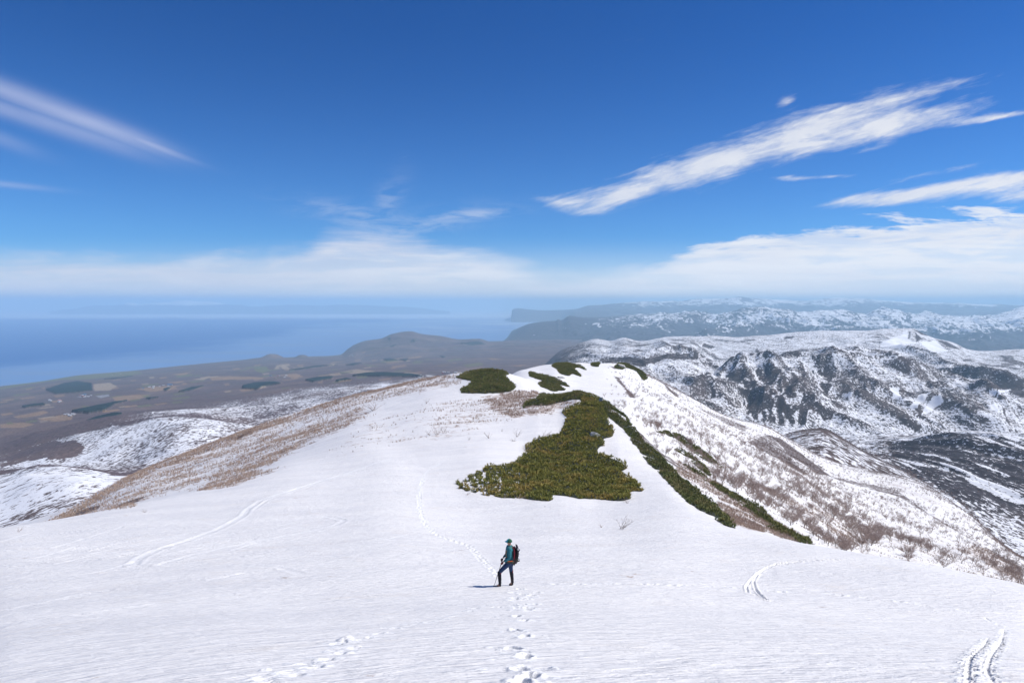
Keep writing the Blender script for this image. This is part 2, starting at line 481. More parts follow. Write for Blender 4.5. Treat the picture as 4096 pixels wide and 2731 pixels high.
def clod(x, y, r, h, seed=0):
    sl = local(x, y, 2 * r)
    if sl is None: return
    d = np.hypot((AX[sl] - x) / r, (AY[sl] - y) / r); n = perlin(AX[sl] * 9, AY[sl] * 9, 31 + seed)
    AZ[sl] += 0.55 * h * np.sqrt(np.clip(1 - (d * (1 + 0.45 * n))**2, 0, 1)); track[sl] = np.maximum(track[sl], 0.8 * (1 - ss(d, 0.8, 1.7)))


def line_world(pts, ymin=4):
    out = [A_hit(u, v, ymin) for u, v in pts]
    return [p for p in out if p is not None]


def resample(P, step):
    P = np.array(P)[:, :2]; d = np.hypot(*np.diff(P, axis=0).T); s = np.concatenate([[0], np.cumsum(d)])
    q = np.arange(0, s[-1], step)
    x, y = np.interp(q, s, P[:, 0]), np.interp(q, s, P[:, 1])
    return np.stack([x, y], 1), np.arctan2(np.gradient(y), np.gradient(x))


def groove(pts, width, depth, amount, ymin=4, lumps=0.0):
    """ski or sledge track: a shallow pressed band with lifted edges"""
    P = line_world(pts, ymin)
    if len(P) < 2: return
    P, _ = resample(P, width * 0.6)
    lo, hi = P.min(0) - 3 * width, P.max(0) + 3 * width
    r = np.where((A_Y > lo[1]) & (A_Y < hi[1]))[0]
    if len(r) == 0: return
    sl = slice(r[0], r[-1] + 1)
    m = (AX[sl] > lo[0]) & (AX[sl] < hi[0]); xx, yy = AX[sl][m], AY[sl][m]
    best = np.full(xx.shape, 1e9)
    for i in range(len(P)):
        best = np.minimum(best, (xx - P[i, 0])**2 + (yy - P[i, 1])**2)
    d = np.sqrt(best) / width
    n = perlin(xx * 2.2, yy * 2.2, 77)
    dz = -depth * (1 - ss(d, 0.3, 0.7)) + depth * 0.8 * np.exp(-((d - 1.0) / 0.28)**2) * (1 + lumps * n)
    z = AZ[sl]; z[m] += dz; AZ[sl] = z
    t = track[sl]; t[m] = np.maximum(t[m], amount * (1 - ss(d, 0.7, 1.3)) * (0.75 + 0.4 * n)); track[sl] = t


D = 0.25
def q4(pts): return [(x * D, y * D) for x, y in pts]
def d2(pts): return [(x * 0.43537, y * 0.43537) for x, y in pts]


# broad, soft ski runs across the left of the slope
for pts, w, dep, am in [
    (d2([(900, 1052), (830, 1075), (740, 1103), (660, 1128), (600, 1148), (570, 1168), (560, 1182), (500, 1215), (430, 1240), (360, 1262), (322, 1280), (305, 1296)]), 0.55, 0.07, 0.75),
    (d2([(860, 1075), (770, 1096), (680, 1122), (610, 1150), (582, 1170)]), 0.4, 0.05, 0.55),
    (d2([(700, 1184), (760, 1186), (792, 1194), (770, 1206), (700, 1222), (600, 1240), (520, 1256), (440, 1274), (360, 1298)]), 0.5, 0.05, 0.7),
    (d2([(460, 1294), (560, 1296), (640, 1302), (690, 1316)]), 0.4, 0.03, 0.4),
    (d2([(0, 1252), (90, 1245), (180, 1240), (270, 1226)]), 0.5, 0.04, 0.5),
    (d2([(0, 1282), (120, 1268), (240, 1250)]), 0.5, 0.04, 0.45),
    (d2([(0, 1402), (90, 1385), (180, 1365), (260, 1352)]), 0.28, 0.05, 0.8),
    (d2([(0, 1430), (120, 1418), (250, 1400), (370, 1382), (460, 1372), (540, 1362)]), 0.22, 0.04, 0.6),
    (d2([(960, 1222), (900, 1236), (850, 1242)]), 0.4, 0.03, 0.4),
    (d2([(0, 1300), (150, 1300), (300, 1302), (420, 1290)]), 0.5, 0.03, 0.35),
    ]:
    groove(pts, w * 0.7, dep * 0.4, am * 0.6)
# long wind-scoured streaks nearer the left edge of the slope
for i in range(46):
    r_ = random.Random(i * 13 + 5)
    x0 = r_.uniform(-60, 600); y0 = r_.uniform(1185, 1330); ln = r_.uniform(60, 240); sl_ = r_.uniform(-0.26, -0.08)
    P = [(x0 + ln * t, y0 + ln * t * sl_ + 5 * math.sin(t * 2.5 + i)) for t in (0, .25, .5, .75, 1)]
    if y0 - (x0 + ln) * 0.10 < 1150: continue
    groove(d2(P), r_.uniform(0.12, 0.3), 0.022, r_.uniform(0.25, 0.5))
# the turn pressed into the slope on the right, two edges of it
groove(q4([(3070, 2400), (3040, 2378), (3022, 2355), (3013, 2322), (3030, 2296), (3060, 2275), (3104, 2257), (3193, 2243), (3280, 2238), (3353, 2236)]), 0.085, 0.055, 0.8, lumps=0.8)
groove(q4([(2990, 2368), (2984, 2345), (3002, 2318), (3028, 2290), (3062, 2268), (3110, 2250), (3180, 2238)]), 0.085, 0.05, 0.7, lumps=0.8)
# trodden line that leads on down the ridge
tr = line_world(q4([(1990, 2300), (1971, 2275), (1940, 2248), (1912, 2221), (1895, 2200), (1876, 2180), (1817, 2162), (1763, 2144), (1725, 2122), (1704, 2102), (1688, 2065), (1680, 2037), (1677, 1977), (1683, 1940), (1698, 1900)]))
P, An = resample(tr, 0.36)
for i, ((x, y), an) in enumerate(zip(P, An)):
    s_ = (i % 2) * 2 - 1; r_ = random.Random(i)
    dent(x + s_ * 0.09 * math.sin(an) + r_.uniform(-.05, .05), y - s_ * 0.09 * math.cos(an) + r_.uniform(-.08, .08), 0.12 + r_.uniform(0, .08), 0.09 + r_.uniform(0, .04), 0.045 + r_.uniform(0, .03), 0.55, an, .9, i)
    if r_.random() < 0.5: clod(x + r_.uniform(-.35, .35), y + r_.uniform(-.35, .35), r_.uniform(0.04, 0.08), r_.uniform(0.015, 0.04), i)
P, An = resample(line_world(d2([(975, 1090), (985, 1078), (1000, 1070), (1020, 1058)])), 0.8)
for i, ((x, y), an) in enumerate(zip(P, An)): dent(x, y, 0.25, 0.14, 0.04, 0.5, an, 0.6, i)
# deep prints from the camera to the hiker
for i, (u4, v4) in enumerate([(2096, 2427), (2067, 2462), (2093, 2480), (2064, 2519), (2096, 2543), (2052, 2593), (2097, 2623), (2078, 2676), (2124, 2704), (2088, 2728), (2135, 2760)]):
    p = A_hit(u4 * D, v4 * D)
    r_ = random.Random(i + 50)
    dent(p[0], p[1], 0.11, 0.17 + r_.uniform(-.02, .03), 0.13, 0.22, r_.uniform(-.4, .4), 1.0, i)
    for k in range(5): clod(p[0] + r_.uniform(-.5, .45), p[1] + r_.uniform(-.35, .35), r_.uniform(.03, .08), r_.uniform(.015, .045), i * 7 + k)
for i in range(34):
    r_ = random.Random(i + 900)
    p = A_hit(r_.gauss(2085, 45) * D, r_.uniform(2338, 2440) * D)
    if i % 2: dent(p[0], p[1], r_.uniform(.10, .2), r_.uniform(.10, .2), r_.uniform(.035, .08), 0.6, r_.uniform(0, 3), 1.0, i)
    else: clod(p[0], p[1], r_.uniform(.05, .10), r_.uniform(.02, .055), i)
# clods scraped up along the third line
for i, (u4, v4) in enumerate([(1936, 2418), (1890, 2430), (1870, 2440), (1800, 2462), (1757, 2474), (1700, 2484), (1660, 2492), (1584, 2504), (1560, 2510), (1500, 2530), (1448, 2550), (1410, 2556), (1376, 2558), (1350, 2566), (1330, 2572), (1400, 2585), (1340, 2608), (1370, 2600), (1290, 2630), (1215, 2647), (1240, 2660), (1138, 2677), (1170, 2690), (1037, 2708), (1060, 2720)]):
    r_ = random.Random(i + 321); p = A_hit(u4 * D, v4 * D)
    for k in range(4): clod(p[0] + r_.uniform(-.28, .28), p[1] + r_.uniform(-.12, .12), r_.uniform(.04, .10), r_.uniform(.01, .028), i * 4 + k)
    dent(p[0] + .1, p[1] - .12, .13, .08, .03, .3, 0.2, .7, i)
for i in range(2): 
    p = A_hit(1376 * D, 2560 * D); clod(p[0] + .12 * i, p[1] + .05, 0.15, 0.08, i)
# faint prints crossing to the right, then two parallel rows coming down at the right edge
P, An = resample(line_world(q4([(2130, 2333), (2400, 2334), (2700, 2337), (2878, 2343), (3056, 2361), (3234, 2367), (3412, 2382), (3709, 2420), (3828, 2432), (3930, 2465), (4017, 2509)])), 0.42)
for i, ((x, y), an) in enumerate(zip(P, An)):
    r_ = random.Random(i + 77)
    if r_.random() < 0.75: dent(x, y + r_.uniform(-.12, .12), .16, .09, r_.uniform(.02, .05), .8, an, .75, i)
for row in ([(4017, 2515), (4000, 2575), (3958, 2634), (3945, 2680), (3970, 2728), (3960, 2800)], [(3952, 2551), (3935, 2580), (3917, 2598), (3881, 2634), (3872, 2680), (3869, 2728), (3850, 2800)]):
    groove(q4(row), 0.045, 0.014, 0.5, lumps=0.6)
    P, An = resample(line_world(q4(row)), 0.24)
    for i, ((x, y), an) in enumerate(zip(P, An)): dent(x + .05 * math.sin(i * 2.3), y, .07 + .03 * abs(math.sin(i * 1.7)), .10, .05 + .03 * abs(math.sin(i * 3.1)), .35, an, .9, i)

AN = len(A_A)
AU, AV = project(AX, AY, AZ)
# where the sight line is not blocked is not tested here: outlines hold for ground within the given distances
rag = fbm(AX * 0.8, AY * 0.5, 4, 41); rag2 = fbm(AX * 0.25, AY * 0.12, 4, 47)


def mask(poly, ylo, yhi, wob=1.6, soft=None):
    s = wob
    m = inside(poly, AU + rag * s * 2.2, AV + rag2 * s * 0.7 + rag * s * 0.6) & (AY > ylo) & (AY < yhi)
    return m.astype(np.float32)


C6 = lambda p: cr(1700, 1500, 1.96, p)
C3 = lambda p: cr(1100, 1100, 1.96, p)
C4 = lambda p: cr(2100, 1100, 1.96, p)
C7 = lambda p: cr(2700, 1700, 1.6848, p)
C1 = lambda p: cr(0, 1100, 1.96, p)
C2 = lambda p: cr(0, 1850, 1.78, p)
PINES = [
 ('broad olive green dwarf pine thicket spreading over the snow beyond the hiker', C6([(230, 890), (330, 910), (470, 940), (600, 960), (760, 965), (980, 990), (1000, 960), (985, 935), (1100, 945), (1200, 965), (1330, 970), (1560, 985), (1620, 965), (1600, 920), (1710, 905), (1650, 830), (1530, 765), (1595, 720), (1500, 660), (1335, 600), (1400, 550), (1390, 500), (1470, 480), (1485, 440), (1440, 370), (1425, 320), (1400, 250), (1370, 200), (1340, 165), (1280, 145), (1235, 150), (1210, 190), (1230, 215), (1160, 240), (1060, 290), (1110, 330), (1080, 400), (1060, 450), (980, 480), (860, 510), (780, 550), (800, 600), (720, 670), (640, 720), (480, 720), (400, 770), (260, 810)]), 50, 185, 1.3),
 ('low dark pine band along the top of the scrub, behind the broad thicket', C6([(760, 265), (840, 235), (960, 240), (1100, 200), (1235, 190), (1290, 150), (1200, 130), (1120, 118), (1060, 125), (1000, 138), (895, 140), (880, 180), (770, 215)]), 120, 210, 1.2),
 ('steep strip of dark pines running down the drop beside the snow tongue', C6([(1345, 170), (1430, 320), (1560, 430), (1610, 510), (1680, 590), (1740, 680), (1850, 780), (1950, 890), (2050, 990), (2200, 1090), (2340, 1170), (2400, 1190), (2440, 1200), (2330, 1110), (2290, 1030), (2180, 950), (2090, 870), (1990, 790), (1900, 700), (1830, 610), (1740, 540), (1680, 470), (1640, 410), (1560, 310), (1450, 230)]), 42, 190, 1.9),
 ('narrow green pine strip at the lower right, edged by brown scrub', C7([(0, 250), (100, 300), (300, 440), (460, 555), (600, 670), (700, 735), (880, 806), (930, 812), (850, 760), (720, 690), (620, 600), (500, 520), (400, 460), (280, 390), (100, 280)]), 44, 200, 1.6),
 ('dark diagonal pine strip alone on the white slope right of the ridge', C6([(1800, 440), (1900, 438), (2000, 465), (2100, 530), (2200, 600), (2270, 670), (2352, 740), (2430, 850), (2400, 850), (2300, 760), (2200, 680), (2100, 600), (2000, 520), (1890, 465)]), 150, 420, 1.5),
 ('thin broken pine streak below the diagonal pine strip', C6([(1940, 560), (2010, 580), (2100, 640), (2200, 720), (2250, 800), (2200, 770), (2120, 710), (2040, 640), (1960, 595)]), 120, 380, 1.2),
 ('dark pine cap on the rounded knoll in the middle of the ridge', C3([(1405, 800), (1480, 768), (1600, 743), (1700, 722), (1790, 740), (1828, 775), (1800, 790), (1840, 830), (1890, 870), (1860, 905), (1780, 925), (1600, 927), (1460, 925), (1450, 895), (1520, 860), (1535, 830), (1470, 815)]), 190, 330, 0.6),
 ('small ragged pine patch between the knoll and the far snow dome', C3([(1980, 750), (2060, 775), (2120, 785), (2200, 808), (2320, 872), (2300, 878), (2220, 850), (2275, 900), (2180, 912), (2080, 872), (2060, 850), (2100, 830), (1990, 790)]), 200, 420, 0.5),
 ('dark pine patch draped over the far snow dome', C4([(205, 712), (240, 688), (330, 688), (440, 708), (495, 755), (420, 722), (385, 730), (455, 805), (370, 770), (345, 792), (270, 772), (245, 735)]), 330, 620, 0.3),
 ('tiny pine clump on the farthest snow summit of the ridge', C4([(508, 702), (545, 674), (590, 684), (570, 718), (530, 715)]), 380, 640, 0.2),
 ('dark pines hanging round the far rocky knob', C4([(690, 722), (735, 685), (785, 674), (835, 700), (900, 735), (965, 800), (930, 835), (870, 750), (800, 725), (750, 742)]), 380, 760, 0.3),
]
pine = np.zeros_like(AZ); pmasks = []
for i_, (lab, poly, y0, y1, wob) in enumerate(PINES):
    m = mask(poly, y0, y1, wob)
    if lab.startswith('broad'):
        thin = (AU < 530) & (AV > 470) & (fbm(AX / .5, AY / 1.6, 4, 633) > 0.28 + (530 - AU) * -0.0045); m[thin] *= 0
    if i_ in (2, 3, 4, 5): m = m * (fbm(AX / 3.5, AY / 6, 4, 640 + i_) > (-0.30 if i_ == 2 else -0.10)).astype(np.float32)
    else: m = m * ((fbm(AX / 1.6, AY / 2.4, 4, 640 + i_) + 2.2 * (blur(m, 6) - .55)) > -0.28).astype(np.float32)
    pmasks.append(m); pine = np.maximum(pine, m)

veg = np.zeros_like(AZ)      # brown dwarf scrub and withered grass
def add_veg(poly, amount, y0, y1, wob=3.0, feather=3):
    global veg
    m = blur(mask(poly, y0, y1, wob) * amount, feather); veg = np.maximum(veg, m)
add_veg(C6([(40, 250), (250, 190), (600, 150), (700, 120), (900, 120), (900, 180), (1230, 150), (1235, 240), (1100, 280), (900, 330), (700, 350), (400, 400), (200, 440), (30, 470)]), 0.42, 110, 230, 4, 8)
add_veg(C6([(420, 170), (700, 115), (900, 120), (880, 200), (1210, 190), (1220, 240), (1000, 290), (700, 340), (520, 290)]), 0.66, 120, 230, 3, 6)
add_veg([(39, 523), (144, 466), (250, 427), (305, 409), (374, 388), (435, 376), (480, 374), (460, 385), (420, 392), (385, 400), (330, 416), (290, 430), (250, 462), (205, 482), (120, 507)], 0.52, 85, 360, 6, 16)
add_veg([(39, 525), (144, 466), (250, 427), (305, 409), (374, 388), (435, 376), (480, 374), (430, 381), (374, 394), (305, 416), (250, 436), (144, 478), (60, 522)], 0.70, 85, 360, 3, 8)
add_veg([(200, 480), (240, 452), (290, 430), (360, 404), (372, 414), (340, 430), (300, 450), (232, 486)], 0.58, 85, 300, 7, 12)
add_veg([(180, 492), (225, 478), (300, 462), (285, 468), (230, 487)], 0.55, 75, 200, 3, 4)
add_veg([(320, 455), (370, 420), (460, 395), (520, 420), (450, 440), (400, 445)], 0.28, 95, 240, 6, 10)
add_veg([(0, 545), (60, 515), (120, 500), (140, 505), (100, 520), (30, 540)], 0.50, 60, 220, 2, 4)
rightv = ss(AY / AYK[3][None, :], 1.15, 1.6) * ss(AX / AY, 0.16, 0.30)
veg = np.maximum(veg, rightv * (0.35 + 0.25 * fbm(AX / 40, AY / 60, 4, 61)))
add_veg(C7([(0, 230), (200, 330), (400, 450), (620, 600), (800, 730), (900, 806), (700, 760), (480, 600), (300, 490), (120, 380), (0, 320)]), 0.66, 44, 220, 2, 3)
add_veg(C7([(300, 640), (480, 700), (620, 720), (500, 560), (300, 460), (260, 560)]), 0.7, 44, 130, 3, 4)
add_veg(C7([(420, 310), (600, 400), (850, 520), (1000, 560), (1250, 760), (1260, 810), (1150, 790), (960, 650), (760, 540), (520, 410)]), 0.55, 120, 520, 4, 5)
add_veg(C7([(1900, 850), (2050, 900), (2200, 1000), (2352, 1100), (2352, 960), (2150, 840), (2000, 800)]), 0.6, 120, 420, 4, 5)

dark = np.zeros_like(AZ)     # bare ground and dense wood, snow gone
def add_dark(poly, amount, y0, y1, wob=1.5, feather=2):
    global dark
    dark = np.maximum(dark, blur(mask(poly, y0, y1, wob) * amount, feather))
ridge_r = (AY / AYK[9][None, :])
dark = np.maximum(dark, ss(ridge_r, 0.82, 0.97) * ss(AX / AY, 0.22, 0.30) * (0.62 + 0.5 * fbm(AX / 30, AY / 30, 3, 71)))
for p, am in [(C7([(600, 50), (720, 90), (830, 170), (1000, 300), (1060, 345), (960, 330), (860, 260), (760, 200), (700, 120)]), 0.85),
              (C7([(480, 100), (620, 110), (740, 200), (900, 330), (860, 330), (700, 230), (560, 160)]), 0.8),
              (C7([(1000, 330), (1500, 430), (1700, 580), (1900, 700), (2352, 960), (2352, 1020), (2100, 830), (1800, 660), (1500, 480), (1100, 370)]), 0.7),
              (C7([(1280, 760), (1370, 785), (1350, 800), (1270, 790)]), .8), (C7([(1290, 860), (1500, 925), (1480, 935), (1280, 880)]), .9),
              (C4([(680, 780), (740, 800), (800, 880), (880, 960), (820, 960), (770, 880)]), 0.85),
              (C4([(1000, 820), (1100, 850), (1220, 960), (1180, 950), (1120, 900), (1080, 850)]), 0.85),
              (C4([(640, 705), (700, 715), (760, 735), (700, 735)]), 0.8),
              (C4([(870, 735), (980, 760), (1080, 800), (1200, 880), (1320, 960), (1280, 950), (1100, 860), (960, 790)]), 0.75),
              (C6([(1640, 400), (1750, 500), (1850, 590), (2000, 700), (2120, 800), (2020, 760), (1880, 660), (1760, 570), (1660, 480)]), 0.7),
              (C6([(1380, 200), (1405, 230), (1420, 275), (1400, 265)]), 1.0),
              (C4([(1040, 900), (1150, 970), (1100, 960)]), .7), (C4([(1340, 1030), (1500, 1090), (1740, 1180), (1740, 1230), (1560, 1160)]), .7),
              (C4([(1760, 1290), (1900, 1240), (2000, 1330), (2156, 1500), (2100, 1520), (1900, 1380)]), .7),
              (C4([(1640, 1260), (1900, 1400), (2050, 1540), (1950, 1540), (1800, 1420)]), .5)]:
    add_dark(p, am, 90, 760)
for p, am in [(C2([(380, 410), (450, 380), (600, 320), (730, 290), (700, 330), (560, 375), (450, 412)]), 0.85), (C2([(760, 345), (870, 285), (1060, 225), (1040, 245), (880, 310), (800, 345)]), 0.9),
              (C1([(1820, 1300), (1850, 1260), (1990, 1200), (1980, 1225), (1870, 1285)]), 0.9), (C1([(1100, 1560), (1400, 1440), (1680, 1340), (1820, 1270), (1700, 1350), (1400, 1460)]), .7),
              (C3([(280, 1060), (700, 1020), (560, 1080), (400, 1120)]), 0.25)]:
    add_dark(p, am, 80, 320)
edge_pine = blur(pine.astype(float), 2)


def mat_mountain():
    m = new_mat('snow_ground', 0.55, spec=0.25); nt = m.node_tree; L = nt.links; b = nt.nodes['Principled BSDF']
    x, y, z = pos(nt); r, s = rotxy(x, y, 17)
    v_streak = noise(nt, vec(nt, r * 0.9, s * 3.6, 0), 1.0, 5, 0.62, 0.3)
    v_rip = noise(nt, vec(nt, r * 2.6, s * 10.5, 3.0), 1.0, 4, 0.6, 0.6)
    v_broad = noise(nt, vec(nt, r * 0.07, s * 0.30, 0), 1.0, 4, 0.55, 0.3)
    v_dirt = noise(nt, vec(nt, r * 0.22, s * 0.42, 8.0), 1.0, 6, 0.66, 0.8)
    vfine = noise(nt, vec(nt, x * 0.8, y * 0.8, z * 0.5), 1.0, 6, 0.72, 0.2)
    mr, ms = rotxy(x.abs() * -1.0, y, 31)
    vmid = noise(nt, vec(nt, mr * 0.055, ms * 0.24, z * 0.08), 1.0, 6, 0.7, 0.3)
    tr = attr(nt, 'track')
    snow = mix(nt, (v_streak * 0.55 + v_broad * 0.45).step(0.30, 0.68), (0.705, 0.70, 0.705), (0.79, 0.78, 0.77))
    snow = mix(nt, v_dirt.step(0.56, 0.84) * v_streak.step(.3, .7) * 0.42, snow, (0.66, 0.61, 0.56))
    snow = mix(nt, tr.clamp() * 0.85, snow, (0.80, 0.81, 0.82))
    vg = attr(nt, 'veg'); dk = attr(nt, 'dark'); pn = attr(nt, 'pine')
    brown = mix(nt, noise(nt, vec(nt, x * 0.5, y * 0.5, z), 1.0, 3).step(0.25, 0.75), (0.29, 0.205, 0.165), (0.47, 0.385, 0.33))
    gv = (vg * 1.12 + (vfine * 0.62 + vmid * 0.38 - 0.5) * 2.8 - 0.60).step(0.0, 0.22)
    col = mix(nt, gv * 0.85, snow, brown)
    dcol = mix(nt, vfine.step(0.35, 0.65), (0.075, 0.062, 0.058), (0.17, 0.125, 0.105))
    gd = (dk * 1.05 + (vfine * 0.5 + vmid * 0.5 - 0.5) * 1.5 - 0.58).step(0.0, 0.16)
    col = mix(nt, gd, col, dcol)
    col = mix(nt, pn.step(0.35, 0.75), col, (0.030, 0.035, 0.016))
    L.new(col, b.inputs['Base Color'])
    h = v_streak * 0.55 + v_rip * 0.30 + vfine * 0.15
    bump(nt, h, 1.0, 0.15)
    b.inputs['Subsurface Weight'].default_value = 0.0
    return m


M_GROUND = mat_mountain()
ground = mesh_obj('snow_mountain', np.stack([AX, AY, AZ], -1).reshape(-1, 3), grid_faces(*AX.shape), M_GROUND, smooth=True,
                  attrs=dict(veg=veg, dark=dark, pine=edge_pine, track=track))
tag(ground, 'snow covered mountain ridge falling away from the camera', kind='structure')

# ------------------------------------------------------------------ farther land
def mat_hills(name, sc_, snowc=(0.74, 0.76, 0.80), contrast=1.5, stretch=0.5):
    """land under patchy snow: 'col' is the bare ground or wood, 'cover' the share of snow that shows"""
    m = new_mat(name, 0.9, spec=0.1); nt = m.node_tree; L = nt.links; b = nt.nodes['Principled BSDF']
    x, y, z = pos(nt)
    f = noise(nt, vec(nt, x * sc_, y * sc_ * stretch, z * sc_), 1.0, 4, 0.72, 0.3)
    g = noise(nt, vec(nt, x * sc_ * .12, y * sc_ * .12 * stretch, z * sc_ * .25), 1.0, 5, 0.65, 0.5)
    cv = attr(nt, 'cover')
    k = (cv + (f * 0.74 + g * 0.26 - 0.5) * contrast - 0.5).step(-0.10, 0.12)
    base = attr(nt, 'col', True)
    base = mix(nt, f.step(0.3, 0.7), mix(nt, 0.42, base, (0, 0, 0)), base)
    L.new(mix(nt, k * (cv.step(0.0, 0.08)) * 0.95, base, snowc), b.inputs['Base Color'])
    bump(nt, f * 0.6 + g * 0.4, 0.35, 6.0 * 0.05 / sc_)
    return m


def setcol(C, m, c, amt=1.0):
    m = (m * amt)[..., None]; C[:] = C * (1 - m) + np.array(c) * m


# --- B: the lowland to the left, from the foothills to the coast
c = lambda v: ('c', v)
def B(b1, b2, b3, b4, b5, b6, b7, b8, b9, b0=(450, 592)):
    return [b0, b1, b2, b3, b4, b5, b6, b7, b8, b9, 'end']
B_COLS = {
 -300: B((800, 560), (1300, 505), (1700, 500), (2200, 480), (3000, 458), (4200, 443), (5200, 432), (6200, 423), c(412), (450, 640)),
 0: B((850, 516), (1300, 470), (1700, 474), (2300, 453), (3200, 437), (4300, 420), (6000, 404), (7800, 394), c(385.5)),
 42: B((850, 506), (1300, 463), (1700, 470), (2300, 441), (3200, 428), (4300, 414), (6000, 399), (8200, 388), c(380.5)),
 80: B((850, 500), (1250, 467), (1700, 466), (2300, 431), (3200, 422), (4300, 410), (6200, 394), (8500, 383), c(374.5)),
 127: B((850, 502), (1200, 478), (1700, 460), (2200, 423), (3200, 417), (4500, 405), (6500, 389), (9000, 379), c(370.5)),
 191: B((850, 502), (1200, 480), (1600, 455), (2100, 419), (3200, 411), (4800, 398), (7000, 383), (9500, 373), c(364)),
 254: B((850, 502), (1200, 480), (1600, 455), (2150, 423), (3200, 405), (5000, 391), (7500, 377), (10000, 368), c(358.5)),
 300: B((850, 502), (1200, 480), (1600, 455), (2200, 418), (3300, 399), (5200, 384), (8000, 372), (11000, 363), c(356)),
 340: B((850, 500), (1200, 478), (1600, 450), (2300, 412), (3400, 393), (5500, 379), (8500, 368), (12000, 361), c(354)),
 354: B((850, 498), (1200, 475), (1600, 448), (2400, 409), (3600, 390), (5800, 376), (9000, 365), (12500, 359), (16500, 345.5)),
 365: B((850, 496), (1200, 472), (1600, 446), (2400, 407), (3600, 389), (6000, 374), (9500, 363), (13000, 358), (16500, 341)),
 381: B((850, 496), (1200, 470), (1600, 445), (2400, 405), (3600, 388), (6000, 373), (9500, 362.5), (13000, 356), (16600, 338.5)),
 392: B((850, 496), (1200, 468), (1600, 442), (2400, 404), (3600, 387), (6000, 373), (9500, 362), (13200, 354), (16700, 333.8)),
 410: B((850, 496), (1200, 465), (1600, 440), (2400, 402), (3600, 385), (6000, 372), (9500, 362), (13400, 352), (16800, 331)),
 422: B((850, 496), (1200, 465), (1600, 440), (2400, 401), (3600, 384), (6000, 371), (9500, 361.5), (13400, 352), (16800, 333.8)),
 441: B((850, 490), (1200, 460), (1600, 438), (2400, 400), (3600, 382), (6000, 371), (9500, 361), (13200, 352), (16800, 336)),
 460: B((850, 490), (1200, 460), (1600, 438), (2400, 400), (3600, 381), (6000, 370), (9500, 361), (13000, 351.5), (16800, 339.4)),
 479: B((850, 490), (1200, 460), (1600, 438), (2400, 400), (3600, 381), (6000, 370), (9500, 360), (13000, 350), (16800, 338.8)),
 490: B((850, 490), (1200, 460), (1600, 438), (2400, 400), (3600, 381), (6000, 370), (9500, 360), (13000, 350), (17000, 341)),
 520: B((850, 480), (1200, 455), (1600, 435), (2400, 400), (3700, 381), (6200, 369), (9500, 359), (13000, 349), (18000, 340)),
 580: B((850, 470), (1200, 450), (1600, 430), (2400, 400), (4000, 380), (6500, 368), (9500, 358), (13000, 348), (18000, 339)),
 700: B((850, 470), (1200, 450), (1600, 430), (2400, 400), (4000, 380), (6500, 368), (9500, 358), (13000, 348), (18000, 338)),
}
for u, en in B_COLS.items():
    y9 = (SEA - 3) / px_at(u, en[9][1])[1] if en[9][0] == 'c' else en[9][0]
    en[10] = ZP(y9 * 1.22, -1320)
BA = np.linspace(px_at(-250, 400)[0], px_at(690, 400)[0], 1120)
BY = np.exp(np.linspace(math.log(460), math.log(22500), 900))
BX, BYY, BZ, BK = loft(B_COLS, BA, BY)
BU, BV = project(BX, BYY, BZ)
fh = ss(BYY, 700, 1200)
near_coast = ss(BYY / BK[9][None, :], 1.02, 0.90)
hgt = np.clip((BZ - SEA) / 1100, 0, 1)
BZ += fh * near_coast * (ridged(BX / 900, BYY / 900, 5, 101) - 0.45) * (14 + 14 * ss(BYY, 5200, 3200)) * (0.6 + hgt)
BZ += near_coast * fbm(BX / 1500, BYY / 2400, 4, 111) * 26 * ss(BYY, 3500, 7000)
BZ += ss(BYY, 12000, 14500) * ss(BU, 345, 375) * (ridged(BX / 1300, BYY / 1300, 5, 131) - 0.5) * 90 * near_coast
for (pu, pv, hh, rr) in [(273, 357.5, 75, 170), (302, 358, 60, 120), (262, 358.8, 30, 300)]:
    a_, t_ = px_at(pu, pv); yy = -1180 / t_; BZ += hh * np.exp(-(((BX - a_ * yy) / rr)**2 + ((BYY - yy) / rr / 1.6)**2)**1.6)
BU, BV = project(BX, BYY, BZ)
n1 = fbm(BX / 260, BYY / 420, 4, 141); n2 = fbm(BX / 700, BYY / 700, 4, 151)
bcol = np.zeros(BZ.shape + (3,)); bcol[:] = (0.130, 0.098, 0.104)
setcol(bcol, ss(n2, -0.1, 0.35), (0.175, 0.128, 0.120)); setcol(bcol, ss(n1, 0.1, 0.4) * ss(BYY, 3500, 5000), (0.100, 0.086, 0.080), 0.8)
slope_x = np.gradient(BZ, axis=1) / np.maximum(np.gradient(BX, axis=1), 1e-3)
